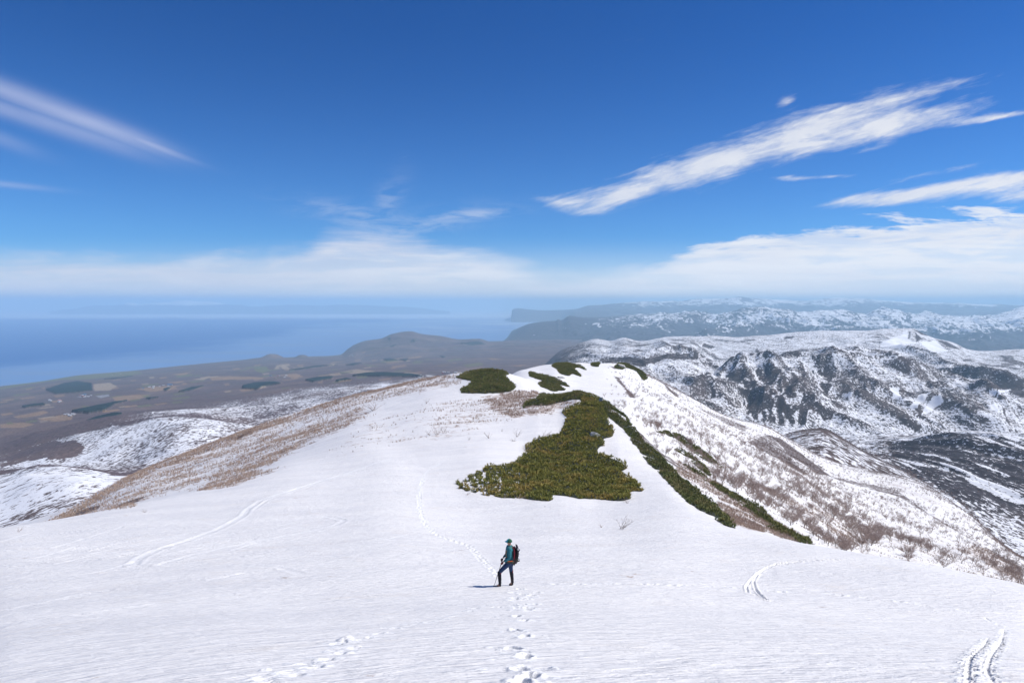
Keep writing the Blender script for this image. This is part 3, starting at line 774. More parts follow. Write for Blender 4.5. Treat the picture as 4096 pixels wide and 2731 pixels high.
# strips of ploughed land, pasture and conifer plantations on the plain
rB = random.Random(4)
fields = []
TAN, GREEN, PALE, CONE = (0.30, 0.205, 0.135), (0.155, 0.165, 0.085), (0.36, 0.29, 0.22), (0.013, 0.028, 0.030)
def poly_at(p): return C1(p)
for p, cc in [(C1([(0, 880), (120, 855), (400, 810), (620, 785), (900, 760), (1080, 750), (1120, 770), (950, 790), (700, 812), (480, 820), (240, 850), (0, 895)]), GREEN),
              (C1([(730, 850), (860, 840), (920, 870), (860, 900), (740, 905)]), PALE), (C1([(880, 950), (1060, 935), (1180, 935), (1100, 965), (930, 995), (900, 985)]), TAN),
              (C1([(1070, 890), (1250, 870), (1420, 862), (1300, 895), (1180, 912)]), TAN), (C1([(1310, 840), (1450, 825), (1400, 845)]), TAN),
              (C1([(1640, 800), (1800, 790), (1990, 795), (2090, 800), (1900, 815), (1660, 822)]), TAN), (C1([(1350, 775), (1500, 755), (1440, 785)]), TAN),
              (C1([(1990, 720), (2090, 712), (2110, 745), (2060, 765), (2000, 750)]), GREEN), (C1([(2150, 735), (2170, 708), (2200, 735)]), PALE), (C1([(2200, 710), (2230, 700), (2280, 735), (2215, 735)]), PALE),
              (C1([(2240, 780), (2352, 775), (2352, 795), (2250, 795)]), TAN), (C1([(100, 1105), (340, 1060), (380, 1072), (300, 1100), (140, 1118)]), TAN),
              (C1([(290, 1130), (520, 1085), (570, 1100), (560, 1130), (430, 1145)]), TAN), (C1([(0, 1165), (180, 1150), (270, 1165), (180, 1190), (0, 1195)]), TAN),
              (C1([(0, 1085), (90, 1075), (110, 1085), (20, 1100)]), TAN), (C1([(750, 945), (850, 930), (860, 945), (790, 960)]), (0.3, 0.31, 0.34)),
              (C1([(600, 950), (680, 940), (670, 955)]), (0.5, 0.5, 0.55)), (C1([(0, 990), (60, 988), (60, 996), (0, 998)]), TAN), (C1([(400, 985), (480, 975), (500, 990), (420, 998)]), TAN),
              (C1([(320, 880), (360, 870), (350, 890)]), TAN), (C1([(640, 1020), (700, 1025), (660, 1050)]), GREEN), (C1([(1100, 945), (1190, 935), (1150, 955)]), GREEN),
              (C1([(1500, 815), (1640, 795), (1600, 820)]), PALE), (C3([(520, 755), (640, 735), (780, 750), (760, 765), (600, 768)]), PALE), (C3([(80, 785), (180, 770), (180, 790), (90, 795)]), TAN),
              (C3([(680, 690), (740, 700), (820, 715), (740, 712)]), GREEN), (C3([(880, 765), (1080, 760), (1160, 778), (1000, 775)]), PALE), (C3([(1180, 780), (1260, 785), (1200, 795)]), (0.6, 0.6, 0.62)),
              (C3([(670, 610), (720, 592), (700, 608)]), TAN), (C3([(1660, 650), (1800, 655), (1700, 662)]), TAN), (C3([(1840, 705), (1980, 700), (1920, 712)]), TAN)]:
    m = inside(p, BU + n1 * 1.0, BV + n1 * 0.5) & (BYY > 3300) & (BYY < 17000); m = m.astype(float)
    setcol(bcol, m, cc, 0.85)
for i in range(130):
    u0 = rB.uniform(0, 470); v0 = rB.uniform(0, 1)
    lo_, hi_ = (np.interp(u0, [0, 140, 300, 340, 480], [388, 373, 360, 358, 356]), np.interp(u0, [0, 127, 254, 400, 480], [428, 408, 390, 377, 374]))
    v0 = lo_ + (hi_ - lo_) * v0; w_ = rB.uniform(4, 18); h_ = rB.uniform(0.5, 2.0); tl = -0.12 * w_
    p = [(u0, v0), (u0 + w_, v0 + tl), (u0 + w_ * 1.15, v0 + tl + h_), (u0 + w_ * .2, v0 + h_ * 1.1)]
    m = inside(p, BU + n1, BV + n1 * .4) & (BYY > 3300) & (BYY < 15500)
    setcol(bcol, m.astype(float), rB.choice([TAN, TAN, PALE, GREEN, GREEN, (0.16, 0.12, 0.09)]), rB.uniform(.5, .8))
cone = np.zeros_like(BZ)
for p in [C1([(360, 898), (500, 850), (600, 832), (720, 850), (725, 905), (600, 920), (440, 932)]), C1([(560, 1070), (750, 1030), (900, 1000), (1005, 985), (900, 1015), (820, 1065), (700, 1085)]),
          C1([(640, 1172), (760, 1120), (900, 1088), (960, 1090), (880, 1140), (800, 1172), (700, 1178)]), C1([(1900, 870), (1990, 848), (2150, 838), (2200, 850), (2050, 878), (2020, 898), (1900, 888)]),
          C1([(1280, 895), (1350, 880), (1300, 908)]), C1([(1390, 920), (1500, 885), (1600, 870), (1500, 905)]), C1([(820, 815), (1000, 795), (1050, 792), (900, 815)]), C1([(170, 1030), (340, 1008), (355, 1020), (200, 1040)]),
          C3([(605, 790), (720, 770), (860, 766), (1080, 780), (1170, 798), (900, 797)]), C3([(240, 825), (330, 805), (460, 798), (440, 815), (300, 838)]), C3([(550, 705), (620, 690), (680, 690), (620, 705)]),
          C3([(845, 660), (900, 652), (960, 665), (880, 672)]), C3([(970, 660), (1040, 660), (1030, 675)]), C3([(1290, 630), (1340, 640), (1320, 648)]), C3([(880, 490), (910, 485), (905, 510)]),
          C3([(900, 555), (960, 540), (920, 565)]), C3([(1060, 520), (1090, 500), (1100, 525)]), C3([(1440, 530), (1600, 520), (1660, 540), (1540, 550)]), C3([(100, 745), (300, 715), (500, 700), (400, 712), (200, 740)]),
          C3([(470, 830), (560, 812), (600, 822), (500, 836)]), C1([(1130, 970), (1250, 960), (1180, 975)])]:
    cone = np.maximum(cone, (inside(p, BU + n1 * .6, BV + n1 * .4) & (BYY > 3000) & (BYY < 17000)).astype(float))
setcol(bcol, cone, CONE); BZ += cone * 14
# snow that still lies on the foothills
ridge4 = BYY / BK[4][None, :]; ridge2 = BYY / BK[2][None, :]
cov = np.zeros_like(BZ)
cov = np.maximum(cov, ss(ridge4, 0.55, 0.72) * ss(ridge4, 1.03, 0.99) * (0.52 + 0.35 * n1))
cov = np.maximum(cov, ss(BYY, 2000, 2300) * ss(BYY, np.interp(BU, [0, 120, 200, 300, 420], [2500, 3000, 4300, 5200, 5400]), np.interp(BU, [0, 120, 200, 300, 420], [2200, 2300, 2900, 3700, 4000])) * (0.47 + 0.3 * n1) * ss(BU, 60, 180))
cov = np.maximum(cov, ss(ridge2, 1.03, 0.97) * (0.60 + 0.3 * n1) * ss(ridge2, 0.45, 0.55))
cov *= 1 - ss(-slope_x * 1.0 + n2 * 0.5, 0.35, 0.6) * 0.9
cov = np.where(inside(C1([(0, 1460), (100, 1400), (430, 1300), (600, 1290), (680, 1350), (620, 1420), (500, 1440), (200, 1480), (0, 1500)]), BU + n1 * 22 + n2 * 8, BV + n1 * 9), 0.08 + 0.3 * ss(n1, .2, .5), cov)
cov = np.maximum(cov, 0.55 * ss(n1, 0.45, 0.6) * ss(BU, 440, 520) * ss(BYY, 7000, 9000) * ss(BYY, 17000, 15000))
setcol(bcol, (BZ < SEA + 6).astype(float), (0.26, 0.24, 0.21), 0.7)
M_B = mat_hills('lowland_ground', 0.12, contrast=1.5)
tag(mesh_obj('coastal_lowland', np.stack([BX, BYY, BZ], -1).reshape(-1, 3), grid_faces(*BX.shape), M_B, smooth=True, attrs=dict(cover=cov), colors=dict(col=bcol.reshape(-1, 3))),
    'brown wooded lowland with fields reaching to the sea', kind='structure')

# --- C: the snowy mountains across the valley on the right
def Cc(c1, c2, c3, c4, c5, c6, c7):
    return [(c1[0] * 0.72, c1[1] + 18), c1, c2, c3, c4, c5, c6, c7, (c7[0] * 1.25, c7[1] + 16), ZP(c7[0] * 1.7, -1300)]
C_COLS = {
 520: Cc((1300, 480), (1800, 470), (2600, 440), (3200, 430), (4200, 410), (5000, 400), (7000, 385)),
 545: Cc((1300, 440), (1800, 435), (2600, 412), (3200, 404), (4200, 388), (5000, 381), (7200, 364)),
 562: Cc((1300, 422), (1800, 422), (2600, 400), (3200, 394), (4200, 372), (5000, 367), (7350, 350)),
 580: Cc((1300, 425), (1800, 420), (2600, 395), (3200, 388), (4200, 362), (5000, 359), (7500, 343)),
 596: Cc((1300, 425), (1800, 420), (2600, 395), (3200, 385), (4200, 359), (5000, 356), (7500, 339)),
 610: Cc((1300, 430), (1800, 425), (2600, 400), (3200, 388), (4200, 358.5), (5000, 356), (7400, 341)),
 624: Cc((1300, 432), (1800, 430), (2600, 402), (3200, 390), (4200, 358), (5000, 355), (7300, 338)),
 640: Cc((1300, 436), (1800, 434), (2600, 406), (3200, 394), (4150, 356), (5000, 354.5), (7200, 341)),
 670: Cc((1300, 445), (1800, 440), (2600, 415), (3200, 400), (4100, 354), (4900, 353), (7100, 337)),
 691: Cc((1300, 450), (1800, 445), (2600, 422), (3200, 405), (4050, 360), (4800, 354), (7000, 336)),
 714: Cc((1250, 456), (1800, 450), (2600, 430), (3150, 408), (4000, 372), (4800, 366), (6900, 335.6)),
 737: Cc((1200, 452), (1750, 455), (2550, 436), (3100, 413), (3900, 369), (4700, 366), (6800, 337)),
 760: Cc((1170, 445), (1650, 455), (2500, 437), (3050, 415), (3900, 368), (4700, 365), (6750, 335.5)),
 784: Cc((1150, 434), (1500, 452), (2400, 437), (3000, 416), (3900, 366), (4700, 362), (6700, 333.5)),
 803: Cc((1120, 429), (1500, 448), (2400, 438), (3000, 416), (3900, 363), (4700, 360), (6650, 332)),
 821: Cc((1100, 427.5), (1500, 446), (2400, 439), (3000, 416), (3900, 361), (4700, 358), (6600, 330.5)),
 847: Cc((1060, 440), (1450, 456), (2400, 441), (3000, 418), (3900, 360), (4700, 356), (6500, 331)),
 865: Cc((1030, 451), (1420, 466), (2400, 441), (3000, 420), (3900, 362), (4700, 357.5), (6500, 331)),
 885: Cc((1000, 461), (1400, 477), (2380, 440), (2950, 424), (3900, 365), (4700, 359), (6500, 329)),
 913: Cc((950, 475), (1350, 492), (2350, 439), (2900, 428), (3900, 373), (4650, 366), (6450, 328.8)),
 922: Cc((930, 480), (1320, 496), (2330, 438), (2880, 430), (3880, 378), (4620, 369), (6400, 333)),
 935: Cc((900, 487), (1280, 505), (2300, 436), (2850, 432), (3850, 383), (4600, 372), (6300, 338)),
 954: Cc((850, 498), (1230, 520), (2250, 433), (2800, 434), (3820, 388), (4560, 374), (6250, 342.6)),
 967: Cc((820, 508), (1200, 530), (2200, 432), (2750, 436), (3800, 392), (4550, 376), (6200, 349)),
 985: Cc((780, 527), (1150, 545), (2150, 433), (2700, 438), (3760, 394), (4530, 378), (6150, 351)),
 1024: Cc((700, 556), (1050, 572), (2100, 433.5), (2600, 444), (3700, 398), (4500, 380), (6100, 349.5)),
 1120: Cc((650, 580), (980, 590), (2050, 436), (2550, 450), (3700, 402), (4500, 383), (6100, 352)),
 1350: Cc((600, 600), (900, 610), (2000, 445), (2500, 455), (3700, 405), (4500, 385), (6100, 350)),
}
CA = np.linspace(px_at(530, 400)[0], px_at(1300, 400)[0], 1000)
CY = np.exp(np.linspace(math.log(520), math.log(11500), 950))
CX, CYY, CZ, CK = loft(C_COLS, CA, CY)
CZ = blur(CZ / CYY, 3) * CYY
CU0, _ = project(CX, CYY, CZ)
k7 = CYY / CK[7][None, :]; k1 = CYY / CK[1][None, :]
wx = fbm(CX / 900, CYY / 900, 3, 205) * 260; wy = fbm(CX / 900, CYY / 900, 3, 206) * 260
# spurs and gullies that run down towards the lower right
def creased(x, y, o, seed, g=0.5):
    t_, a_, w_ = 0, 1.0, 0
    for q in range(o):
        t_ = t_ + a_ * (1 - 2 * np.abs(perlin(x, y, seed + q))); w_ += a_; a_ *= g; x = x * 2.07 + 3.1; y = y * 2.07 + 1.9
    return t_ / w_
rx_, ry_ = rotxy(CX + wx, CYY + wy, -80)
spur = creased(rx_ / 1500, ry_ / 560, 3, 211, 0.45)
r2, s2 = rotxy(CX + wx * .6, CYY + wy * .6, -42); r3, s3 = rotxy(CX - wx * .6, CYY + wy * .6, -118)
lat = ss(perlin(CX / 900, CYY / 900, 219), -.25, .25)
fine = creased(r2 / 520, s2 / 210, 3, 221, .5) * lat + creased(r3 / 520, s3 / 210, 3, 227, .5) * (1 - lat)
k3 = CYY / CK[3][None, :]
amp = (0.35 + 0.65 * ss(k3, 1.02, 1.25)) * ss(CYY, 1250, 1900) * (1 - .85 * ss(np.abs(k3 - 1), .10, 0) * ss(CU0, 860, 920)) * (1 - 0.72 * ss(np.abs(k7 - 1), 0.16, 0.0)) * ss(k7, 1.4, 1.0)
upper = 1 - .6 * ss(k7, .62, .80)
CZ += (spur - 0.40) * 85 * amp * upper + creased(CX / 95 + CYY / 900, CYY / 420, 3, 235) * 14 * ss(k3, 1.02, .97) * ss(CYY, 1250, 1500) + (fine - 0.35) * 34 * amp * upper
C5 = lambda p: cr(3000, 1100, 1.96, p)
crest = np.zeros_like(CZ)
for pts, hh, ww in [(C5([(640, 670), (740, 740), (860, 830), (1000, 940), (1150, 1040), (1300, 1130), (1360, 1200)]), 62, 95),
                    (C5([(840, 660), (1000, 710), (1140, 740), (1250, 790), (1400, 820), (1560, 870), (1700, 960), (1880, 1040), (2000, 1120)]), 70, 105),
                    (C5([(1190, 600), (1350, 650), (1500, 720), (1640, 790), (1760, 850), (1900, 960)]), 60, 110), (C5([(1420, 640), (1600, 700), (1800, 760), (2000, 800)]), 45, 110),
                    (C5([(0, 740), (300, 730), (480, 700), (640, 670), (840, 660), (1100, 650)]), 40, 90), (C5([(850, 980), (980, 1070), (1120, 1160), (1240, 1210)]), 45, 70),
                    (C4([(1660, 735), (1560, 800), (1440, 890), (1300, 960)]), 55, 80), (C4([(1690, 740), (1760, 850), (1860, 980), (1960, 1110)]), 60, 75), (C4([(1490, 870), (1560, 980), (1640, 1090)]), 45, 60),
                    (C4([(1900, 740), (1960, 830), (2050, 950), (2140, 1060)]), 50, 70), (C4([(2156, 745), (2200, 850), (2300, 980)]), 45, 70), (C5([(300, 780), (420, 900), (520, 1010), (600, 1120)]), 40, 60),
                    (C5([(1430, 900), (1560, 960), (1680, 1060), (1760, 1150)]), 45, 70), (C4([(1060, 540), (1200, 600), (1400, 680), (1600, 720)]), 35, 80), (C5([(60, 600), (300, 640), (520, 600)]), 25, 80)]:
    W_ = []
    for (pu, pv) in pts:
        a_, t_ = px_at(pu, pv); c0 = int(np.clip(np.searchsorted(CA, a_), 1, len(CA) - 1)); tt = CZ[:, c0] / CYY[:, c0]
        ok = np.where((tt >= t_) & (CYY[:, c0] > 1500))[0]
        if len(ok): W_.append((a_ * CYY[ok[0], c0], CYY[ok[0], c0]))
    if len(W_) < 2: continue
    P_, _ = resample([(x_, y_, 0) for x_, y_ in W_], 40.0)
    lo, hi = P_.min(0) - 420, P_.max(0) + 420; r_ = np.where((CY > lo[1]) & (CY < hi[1]))[0]; sl = slice(r_[0], r_[-1] + 1)
    m_ = (CX[sl] > lo[0]) & (CX[sl] < hi[0]); xx, yy = CX[sl][m_] + wx[sl][m_] * .18, CYY[sl][m_] + wy[sl][m_] * .18; best = np.full(xx.shape, 1e12)
    for q in P_: best = np.minimum(best, (xx - q[0])**2 + (yy - q[1])**2)
    d_ = np.sqrt(best); z_ = CZ[sl]; z_[m_] += hh * np.exp(-d_ / ww); CZ[sl] = z_; e_ = crest[sl]; e_[m_] = np.maximum(e_[m_], np.exp(-(d_ / 22)**2)); crest[sl] = e_
CU, CV = project(CX, CYY, CZ)
gx = np.gradient(CZ, axis=1) / np.gradient(CX, axis=1)
gy = np.gradient(CZ, axis=0) / np.gradient(CYY, axis=0)
m1 = fbm(CX / 350, CYY / 500, 4, 251); m2 = fbm(CX / 120, CYY / 160, 4, 252)
ccol = np.zeros(CZ.shape + (3,)); ccol[:] = (0.115, 0.090, 0.085)
setcol(ccol, ss(m1, 0.0, 0.4), (0.075, 0.062, 0.062)); setcol(ccol, ss(m2, .15, .4), (0.14, 0.10, 0.088), .7)
height = ss(CZ, -700, -250)
ccov = 0.55 + 0.07 * height + 0.08 * m1 + .05 * m2 - 0.10 * ss(gx, .1, .6)
# snow stays on faces towards the upper left, slides off steep ones
steepw = np.hypot(gx, gy)
bare = ss(steepw + 0.30 * m1 + .30 * m2, 1.0, 1.15) * .8
bare = np.maximum(bare, ss(-gx + 0.22 * m1 + .3 * m2, 0.62, 0.76) * 0.7)
bare = np.maximum(bare, ss(spur + .35 * m2, 0.66, 0.82) * .6 * ss(np.abs(k7 - 1), 0.02, 0.1))
bare = np.maximum(bare, ss(crest + .35 * m2, .45, .75) * .8)
zone = inside(C4([(1280, 960), (1420, 900), (1520, 830), (1660, 730), (1900, 735), (2156, 740), (2400, 760), (2500, 900), (2400, 1130), (2200, 1170), (1900, 1150), (1650, 1100), (1450, 1010)]), CU, CV)
bare = np.maximum(bare, zone * ss(gx * 0.9 + m1 * .5 + .25 * m2, 0.10, 0.26) * 0.92)
for p, am in [(C4([(700, 650), (800, 640), (900, 650), (1000, 640), (1100, 612), (1280, 612), (1320, 650), (1260, 660), (1100, 660), (1020, 690), (900, 712), (800, 690)]), 0.97),
              (C4([(1320, 600), (1350, 590), (1360, 650), (1320, 650)]), .9), (C4([(1390, 560), (1400, 530), (1500, 560), (1460, 580)]), .8), (C4([(1400, 520), (1430, 512), (1460, 525)]), .9),
              (C4([(580, 660), (690, 640), (800, 660), (700, 700), (620, 700)]), .75), (C4([(2030, 490), (2060, 480), (2110, 485), (2050, 505)]), .9),
              (cr(3000, 1100, 1.96, [(1240, 500), (1250, 450), (1265, 440), (1250, 490)]), 1), (cr(3000, 1100, 1.96, [(1290, 440), (1320, 470), (1350, 500), (1300, 515), (1295, 470)]), 1),
              (cr(3000, 1100, 1.96, [(1270, 422), (1340, 440), (1400, 475), (1340, 460)]), 1), (cr(3000, 1100, 1.96, [(1480, 530), (1510, 560), (1600, 605), (1560, 590), (1490, 560)]), .9),
              (cr(3000, 1100, 1.96, [(1450, 500), (1560, 560), (1660, 580), (1540, 520)]), .85),
              (cr(3000, 1100, 1.96, [(1840, 870), (2000, 830), (2148, 830), (2148, 960), (2000, 900), (1900, 880)]), 1), (cr(3000, 1100, 1.96, [(1640, 1020), (1800, 1040), (1700, 1090)]), 1),
              (cr(3000, 1100, 1.96, [(860, 870), (1040, 980), (1200, 1060), (1350, 1180), (1330, 1210), (1100, 1090), (930, 1000)]), .8),
              (cr(3000, 1100, 1.96, [(270, 490), (340, 478), (400, 470), (340, 490), (280, 508)]), .9)]:
    bare = np.maximum(bare, inside(p, CU + m2 * 3, CV + m2 * 2) * am)
snowp = np.zeros_like(CZ)
for p in [cr(3000, 1100, 1.96, [(1100, 880), (1180, 880), (1180, 960), (1130, 960)]), cr(3000, 1100, 1.96, [(1250, 1020), (1330, 940), (1430, 915), (1300, 1040), (1260, 1060)]),
          cr(3000, 1100, 1.96, [(1380, 1040), (1430, 960), (1500, 930), (1520, 990), (1420, 1070), (1340, 1110)]), cr(3000, 1100, 1.96, [(1850, 1010), (1940, 1010), (1950, 1070), (1890, 1050)]),
          cr(3000, 1100, 1.96, [(730, 940), (830, 900), (780, 960)]), cr(3000, 1100, 1.96, [(1880, 900), (2060, 890), (1920, 940), (1880, 930)]), cr(3000, 1100, 1.96, [(1160, 480), (1240, 430), (1240, 500), (1300, 530), (1150, 560), (1020, 560), (1050, 510)]),
          cr(3000, 1100, 1.96, [(1330, 520), (1450, 510), (1560, 600), (1420, 600)])]:
    snowp = np.maximum(snowp, inside(p, CU + m2 * 3, CV + m2 * 2))
ccov = ccov * (1 - bare) + 0.05 * bare
# the dark near face at the lower right, with snow left in its gullies
k3 = CYY / CK[3][None, :]
face = ss(k3, 1.0, 0.985) * ss(CYY, 1250, 1400) * ss(CU, 880, 905)
gul = ridged(CX / 150 + 0.4 * m1, CYY / 700 + m1, 4, 261)
m4 = fbm(CX / 42 + CYY / 800 + .7 * m1, CYY / 420, 3, 271)
fcov = 0.17 + 0.70 * ss(m4 + .6 * m1, .12, .30) + 0.45 * ss(k3 + .04 * m2, 0.94, 0.975) 
ccov = ccov * (1 - face) + face * fcov
setcol(ccol, face, (0.048, 0.042, 0.050), 0.9)
ccov = np.maximum(ccov, snowp * 1.0)
ccov *= 0.25 + 0.75 * ss(CU, 545, 610)
# near spur in front of it
sp1 = ss(k1, 0.70, 0.8) * ss(k1, 1.25, 1.05)
ccov = np.where(k1 < 1.25, ccov * 0.0 + (0.50 + 0.30 * m1) * (1 - 0.95 * ss(k1 + .1 * m2, 0.93, 0.97) * ss(k1, 1.04, 1.01)), ccov)
setcol(ccol, bare * (1 - face), (0.062, 0.052, 0.054), 0.75)
M_C = mat_hills('valley_hills_ground', 0.12, contrast=2.1)
tag(mesh_obj('snowy_hills', np.stack([CX, CYY, CZ], -1).reshape(-1, 3), grid_faces(*CX.shape), M_C, smooth=True, attrs=dict(cover=ccov), colors=dict(col=ccol.reshape(-1, 3))),
    'snow dusted mountains with wooded spurs and gullies across the valley', kind='structure')

# --- D: middle distance coast range
def sky_table(pts, y, front, back=1.5):
    return {u: front(u) + [(y, v), ZP(y * back, -1320)] for u, v in pts}
D_SKY = [(440, None), (495, None), (507, 338), (514, 333), (520, 328.6), (530, 324), (547, 321.5), (556, 321), (558, 319.5), (561, 320.3), (570, 315.8), (577, 317), (586, 318), (600, 318), (614, 317), (633, 315), (650, 315), (665, 314), (691, 312),
         (716, 314.5), (735, 312), (750, 309.5), (761, 308.5), (775, 308.8), (790, 310.6), (804, 313), (820, 311.5), (837, 310.5), (850, 312), (865, 314.5), (875, 311), (897, 312.4), (916, 317), (935, 314.5), (960, 316.5), (992, 316), (1010, 312.5), (1024, 309.4), (1080, 310), (1300, 311)]
D_COLS = {}
for u, v in D_SKY:
    if v is None: D_COLS[u] = [ZP(9000, -1290), ZP(13000, -1290), ZP(18000, -1290), ZP(23000, -1290), ZP(33000, -1320)]; continue
    f = ss(np.array(float(u)), 560, 620)
    D_COLS[u] = [(9000, 366), (13000, 350 + 4 * f), (18000, 341 - 9 * f), (22500, v), ZP(34000, -1320)]
DA = np.linspace(px_at(470, 330)[0], px_at(1300, 330)[0], 1000); DY = np.exp(np.linspace(math.log(9000), math.log(33000), 420))
DX, DYY, DZ, DK = loft(D_COLS, DA, DY)
k = DYY / DK[3][None, :]; ampd = ss(DX / DYY, 0.03, 0.12) * (1 - .75 * ss(np.abs(k - 1), .12, 0)) * ss(DYY, 9500, 12000)
wx = fbm(DX / 3000, DYY / 3000, 3, 305) * 700
DZ += (ridged((DX + wx) / 3200, (DYY + wx) / 3600, 5, 311) - 0.52) * 560 * ampd * ss(DX / DYY, .10, .34) + (ridged(DX / 900, DYY / 1300, 4, 321) - .5) * 120 * ampd
for (pu, pv, dv, rr, yy) in [(706, 331, 10, 500, 15500), (735, 330, 10, 450, 16000), (760, 326, 8, 600, 17500)]:
    a_, t_ = px_at(pu, pv); zz = t_ * yy
    r_ = np.hypot((DX - a_ * yy) / rr, (DYY - yy) / rr / 1.3)
    DZ += (dv / F0 * yy) * np.exp(-r_ * 1.2)
dsnow = ss(DZ + fbm(DX / 1200, DYY / 1600, 4, 331) * 260, -860, -560) * ss(DX / DYY, 0.06, 0.22)
dcov = dsnow * (0.46 + 0.16 * ss(DX / DYY, .3, .5)) + 0.4 * ss(fbm(DX / 500, DYY / 2400, 4, 341), .32, .45)
gx = np.gradient(DZ, axis=1) / np.gradient(DX, axis=1); dcov *= 1 - 0.85 * ss(-gx, 0.12, 0.35)
dcol = np.zeros(DZ.shape + (3,)); dcol[:] = (0.060, 0.058, 0.072)
M_D = mat_hills('coast_range_ground', 0.012, contrast=1.7, snowc=(0.82, 0.83, 0.86))
tag(mesh_obj('coast_range_hills', np.stack([DX, DYY, DZ], -1).reshape(-1, 3), grid_faces(*DX.shape), M_D, smooth=True, attrs=dict(cover=dcov), colors=dict(col=dcol.reshape(-1, 3))),
    'blue headlands and snow streaked mountains in the middle distance', kind='structure')

# --- E: far range and long peninsula
E_SKY = [(460, None), (511, None), (512, 309.6), (517, 308), (530, 309.2), (543, 310), (560, 309.6), (576, 308.6), (589, 305), (600, 304.5), (614, 303), (633, 301.8), (653, 301), (678, 301), (697, 298.6), (723, 298), (735, 296.8), (740, 296), (746, 297.2), (755, 298),
         (774, 299.2), (799, 300.6), (815, 299.4), (828, 298), (835, 297), (850, 297.8), (862, 298), (884, 300), (916, 302), (967, 303.4), (1024, 305), (1100, 305), (1300, 304)]
E_COLS = {}
for u, v in E_SKY:
    if v is None: E_COLS[u] = [ZP(25500, -1290), ZP(31500, -1290), ZP(37500, -1290), ZP(45000, -1290), ZP(60000, -1320)]; continue
    E_COLS[u] = [ZP(25500, -1290), (30500, 319) if u > 560 else ZP(31500, -1290), (37000, 312.5) if u > 560 else ZP(41000, -1290), (45000, v), ZP(60000, -1320)]
EA = np.linspace(px_at(500, 310)[0], px_at(1300, 310)[0], 900); EY = np.exp(np.linspace(math.log(25500), math.log(58500), 200))
EX, EYY, EZ, EK = loft(E_COLS, EA, EY)
k = EYY / EK[3][None, :]; ampe = ss(EX / EYY, 0.08, 0.2) * (1 - .93 * ss(np.abs(k - 1), .1, 0))
EZ += (ridged(EX / 3900, EYY / 5600, 5, 411) - .5) * 520 * ampe
ecov = ss(EZ + fbm(EX / 2500, EYY / 4000, 4, 431) * 300, -420, 20) * 0.55 + 0.35 * ss(fbm(EX / 1500, EYY / 6000, 4, 441), .1, .4) * ss(EX / EYY, .15, .3)
gx = np.gradient(EZ, axis=1) / np.gradient(EX, axis=1); ecov *= 1 - 0.7 * ss(-gx, 0.08, 0.25)
ecol = np.zeros(EZ.shape + (3,)); ecol[:] = (0.085, 0.078, 0.082)
M_E = mat_hills('far_range_ground', 0.004, contrast=1.6, snowc=(0.86, 0.86, 0.88))
tag(mesh_obj('far_range_hills', np.stack([EX, EYY, EZ], -1).reshape(-1, 3), grid_faces(*EX.shape), M_E, smooth=True, attrs=dict(cover=ecov), colors=dict(col=ecol.reshape(-1, 3))),
    'faint white topped range and long low peninsula on the horizon', kind='structure')

# --- F: snowy mountains across the sea on the left
F_SKY = [(50, 311), (74, 308.8), (89, 306.2), (105, 305.4), (121, 305), (130, 302.4), (140, 304.0), (150, 303.3), (165, 302.2), (176, 301.4), (185, 300.5), (197, 301.5), (210, 300.9), (225, 303), (236, 304.6), (240, 304.0), (246, 306), (255, 306.4), (270, 305.6), (300, 304.3),
         (320, 305), (345, 304.4), (370, 305.2), (390, 306.3), (410, 307), (430, 309), (450, 311)]
F_COLS = {u: [ZP(66000, -1290), ZP(71000, -1180), (76000, v), ZP(86000, -1320)] for u, v in F_SKY}
FA = np.linspace(px_at(50, 310)[0], px_at(450, 310)[0], 500); FY = np.linspace(66000, 86000, 90)
FX, FYY, FZ, _ = loft(F_COLS, FA, FY)
FZ += (ridged(FX / 5000, FYY / 7000, 4, 511) - .5) * 180 * ss(FYY, 70000, 73000) * ss(FYY, 79000, 76500)
fcov_ = ss(FZ + fbm(FX / 2500, FYY / 2500, 3, 531) * 150, -380, -150)
fcol = np.zeros(FZ.shape + (3,)); fcol[:] = (0.05, 0.06, 0.08)
tag(mesh_obj('distant_island_hills', np.stack([FX, FYY, FZ], -1).reshape(-1, 3), grid_faces(*FX.shape), mat_hills('distant_island_ground', 0.002, contrast=.5, snowc=(0.95, 0.93, 0.92)), smooth=True,
    attrs=dict(cover=fcov_), colors=dict(col=fcol.reshape(-1, 3))), 'pale snow capped mountains far across the sea', kind='structure')

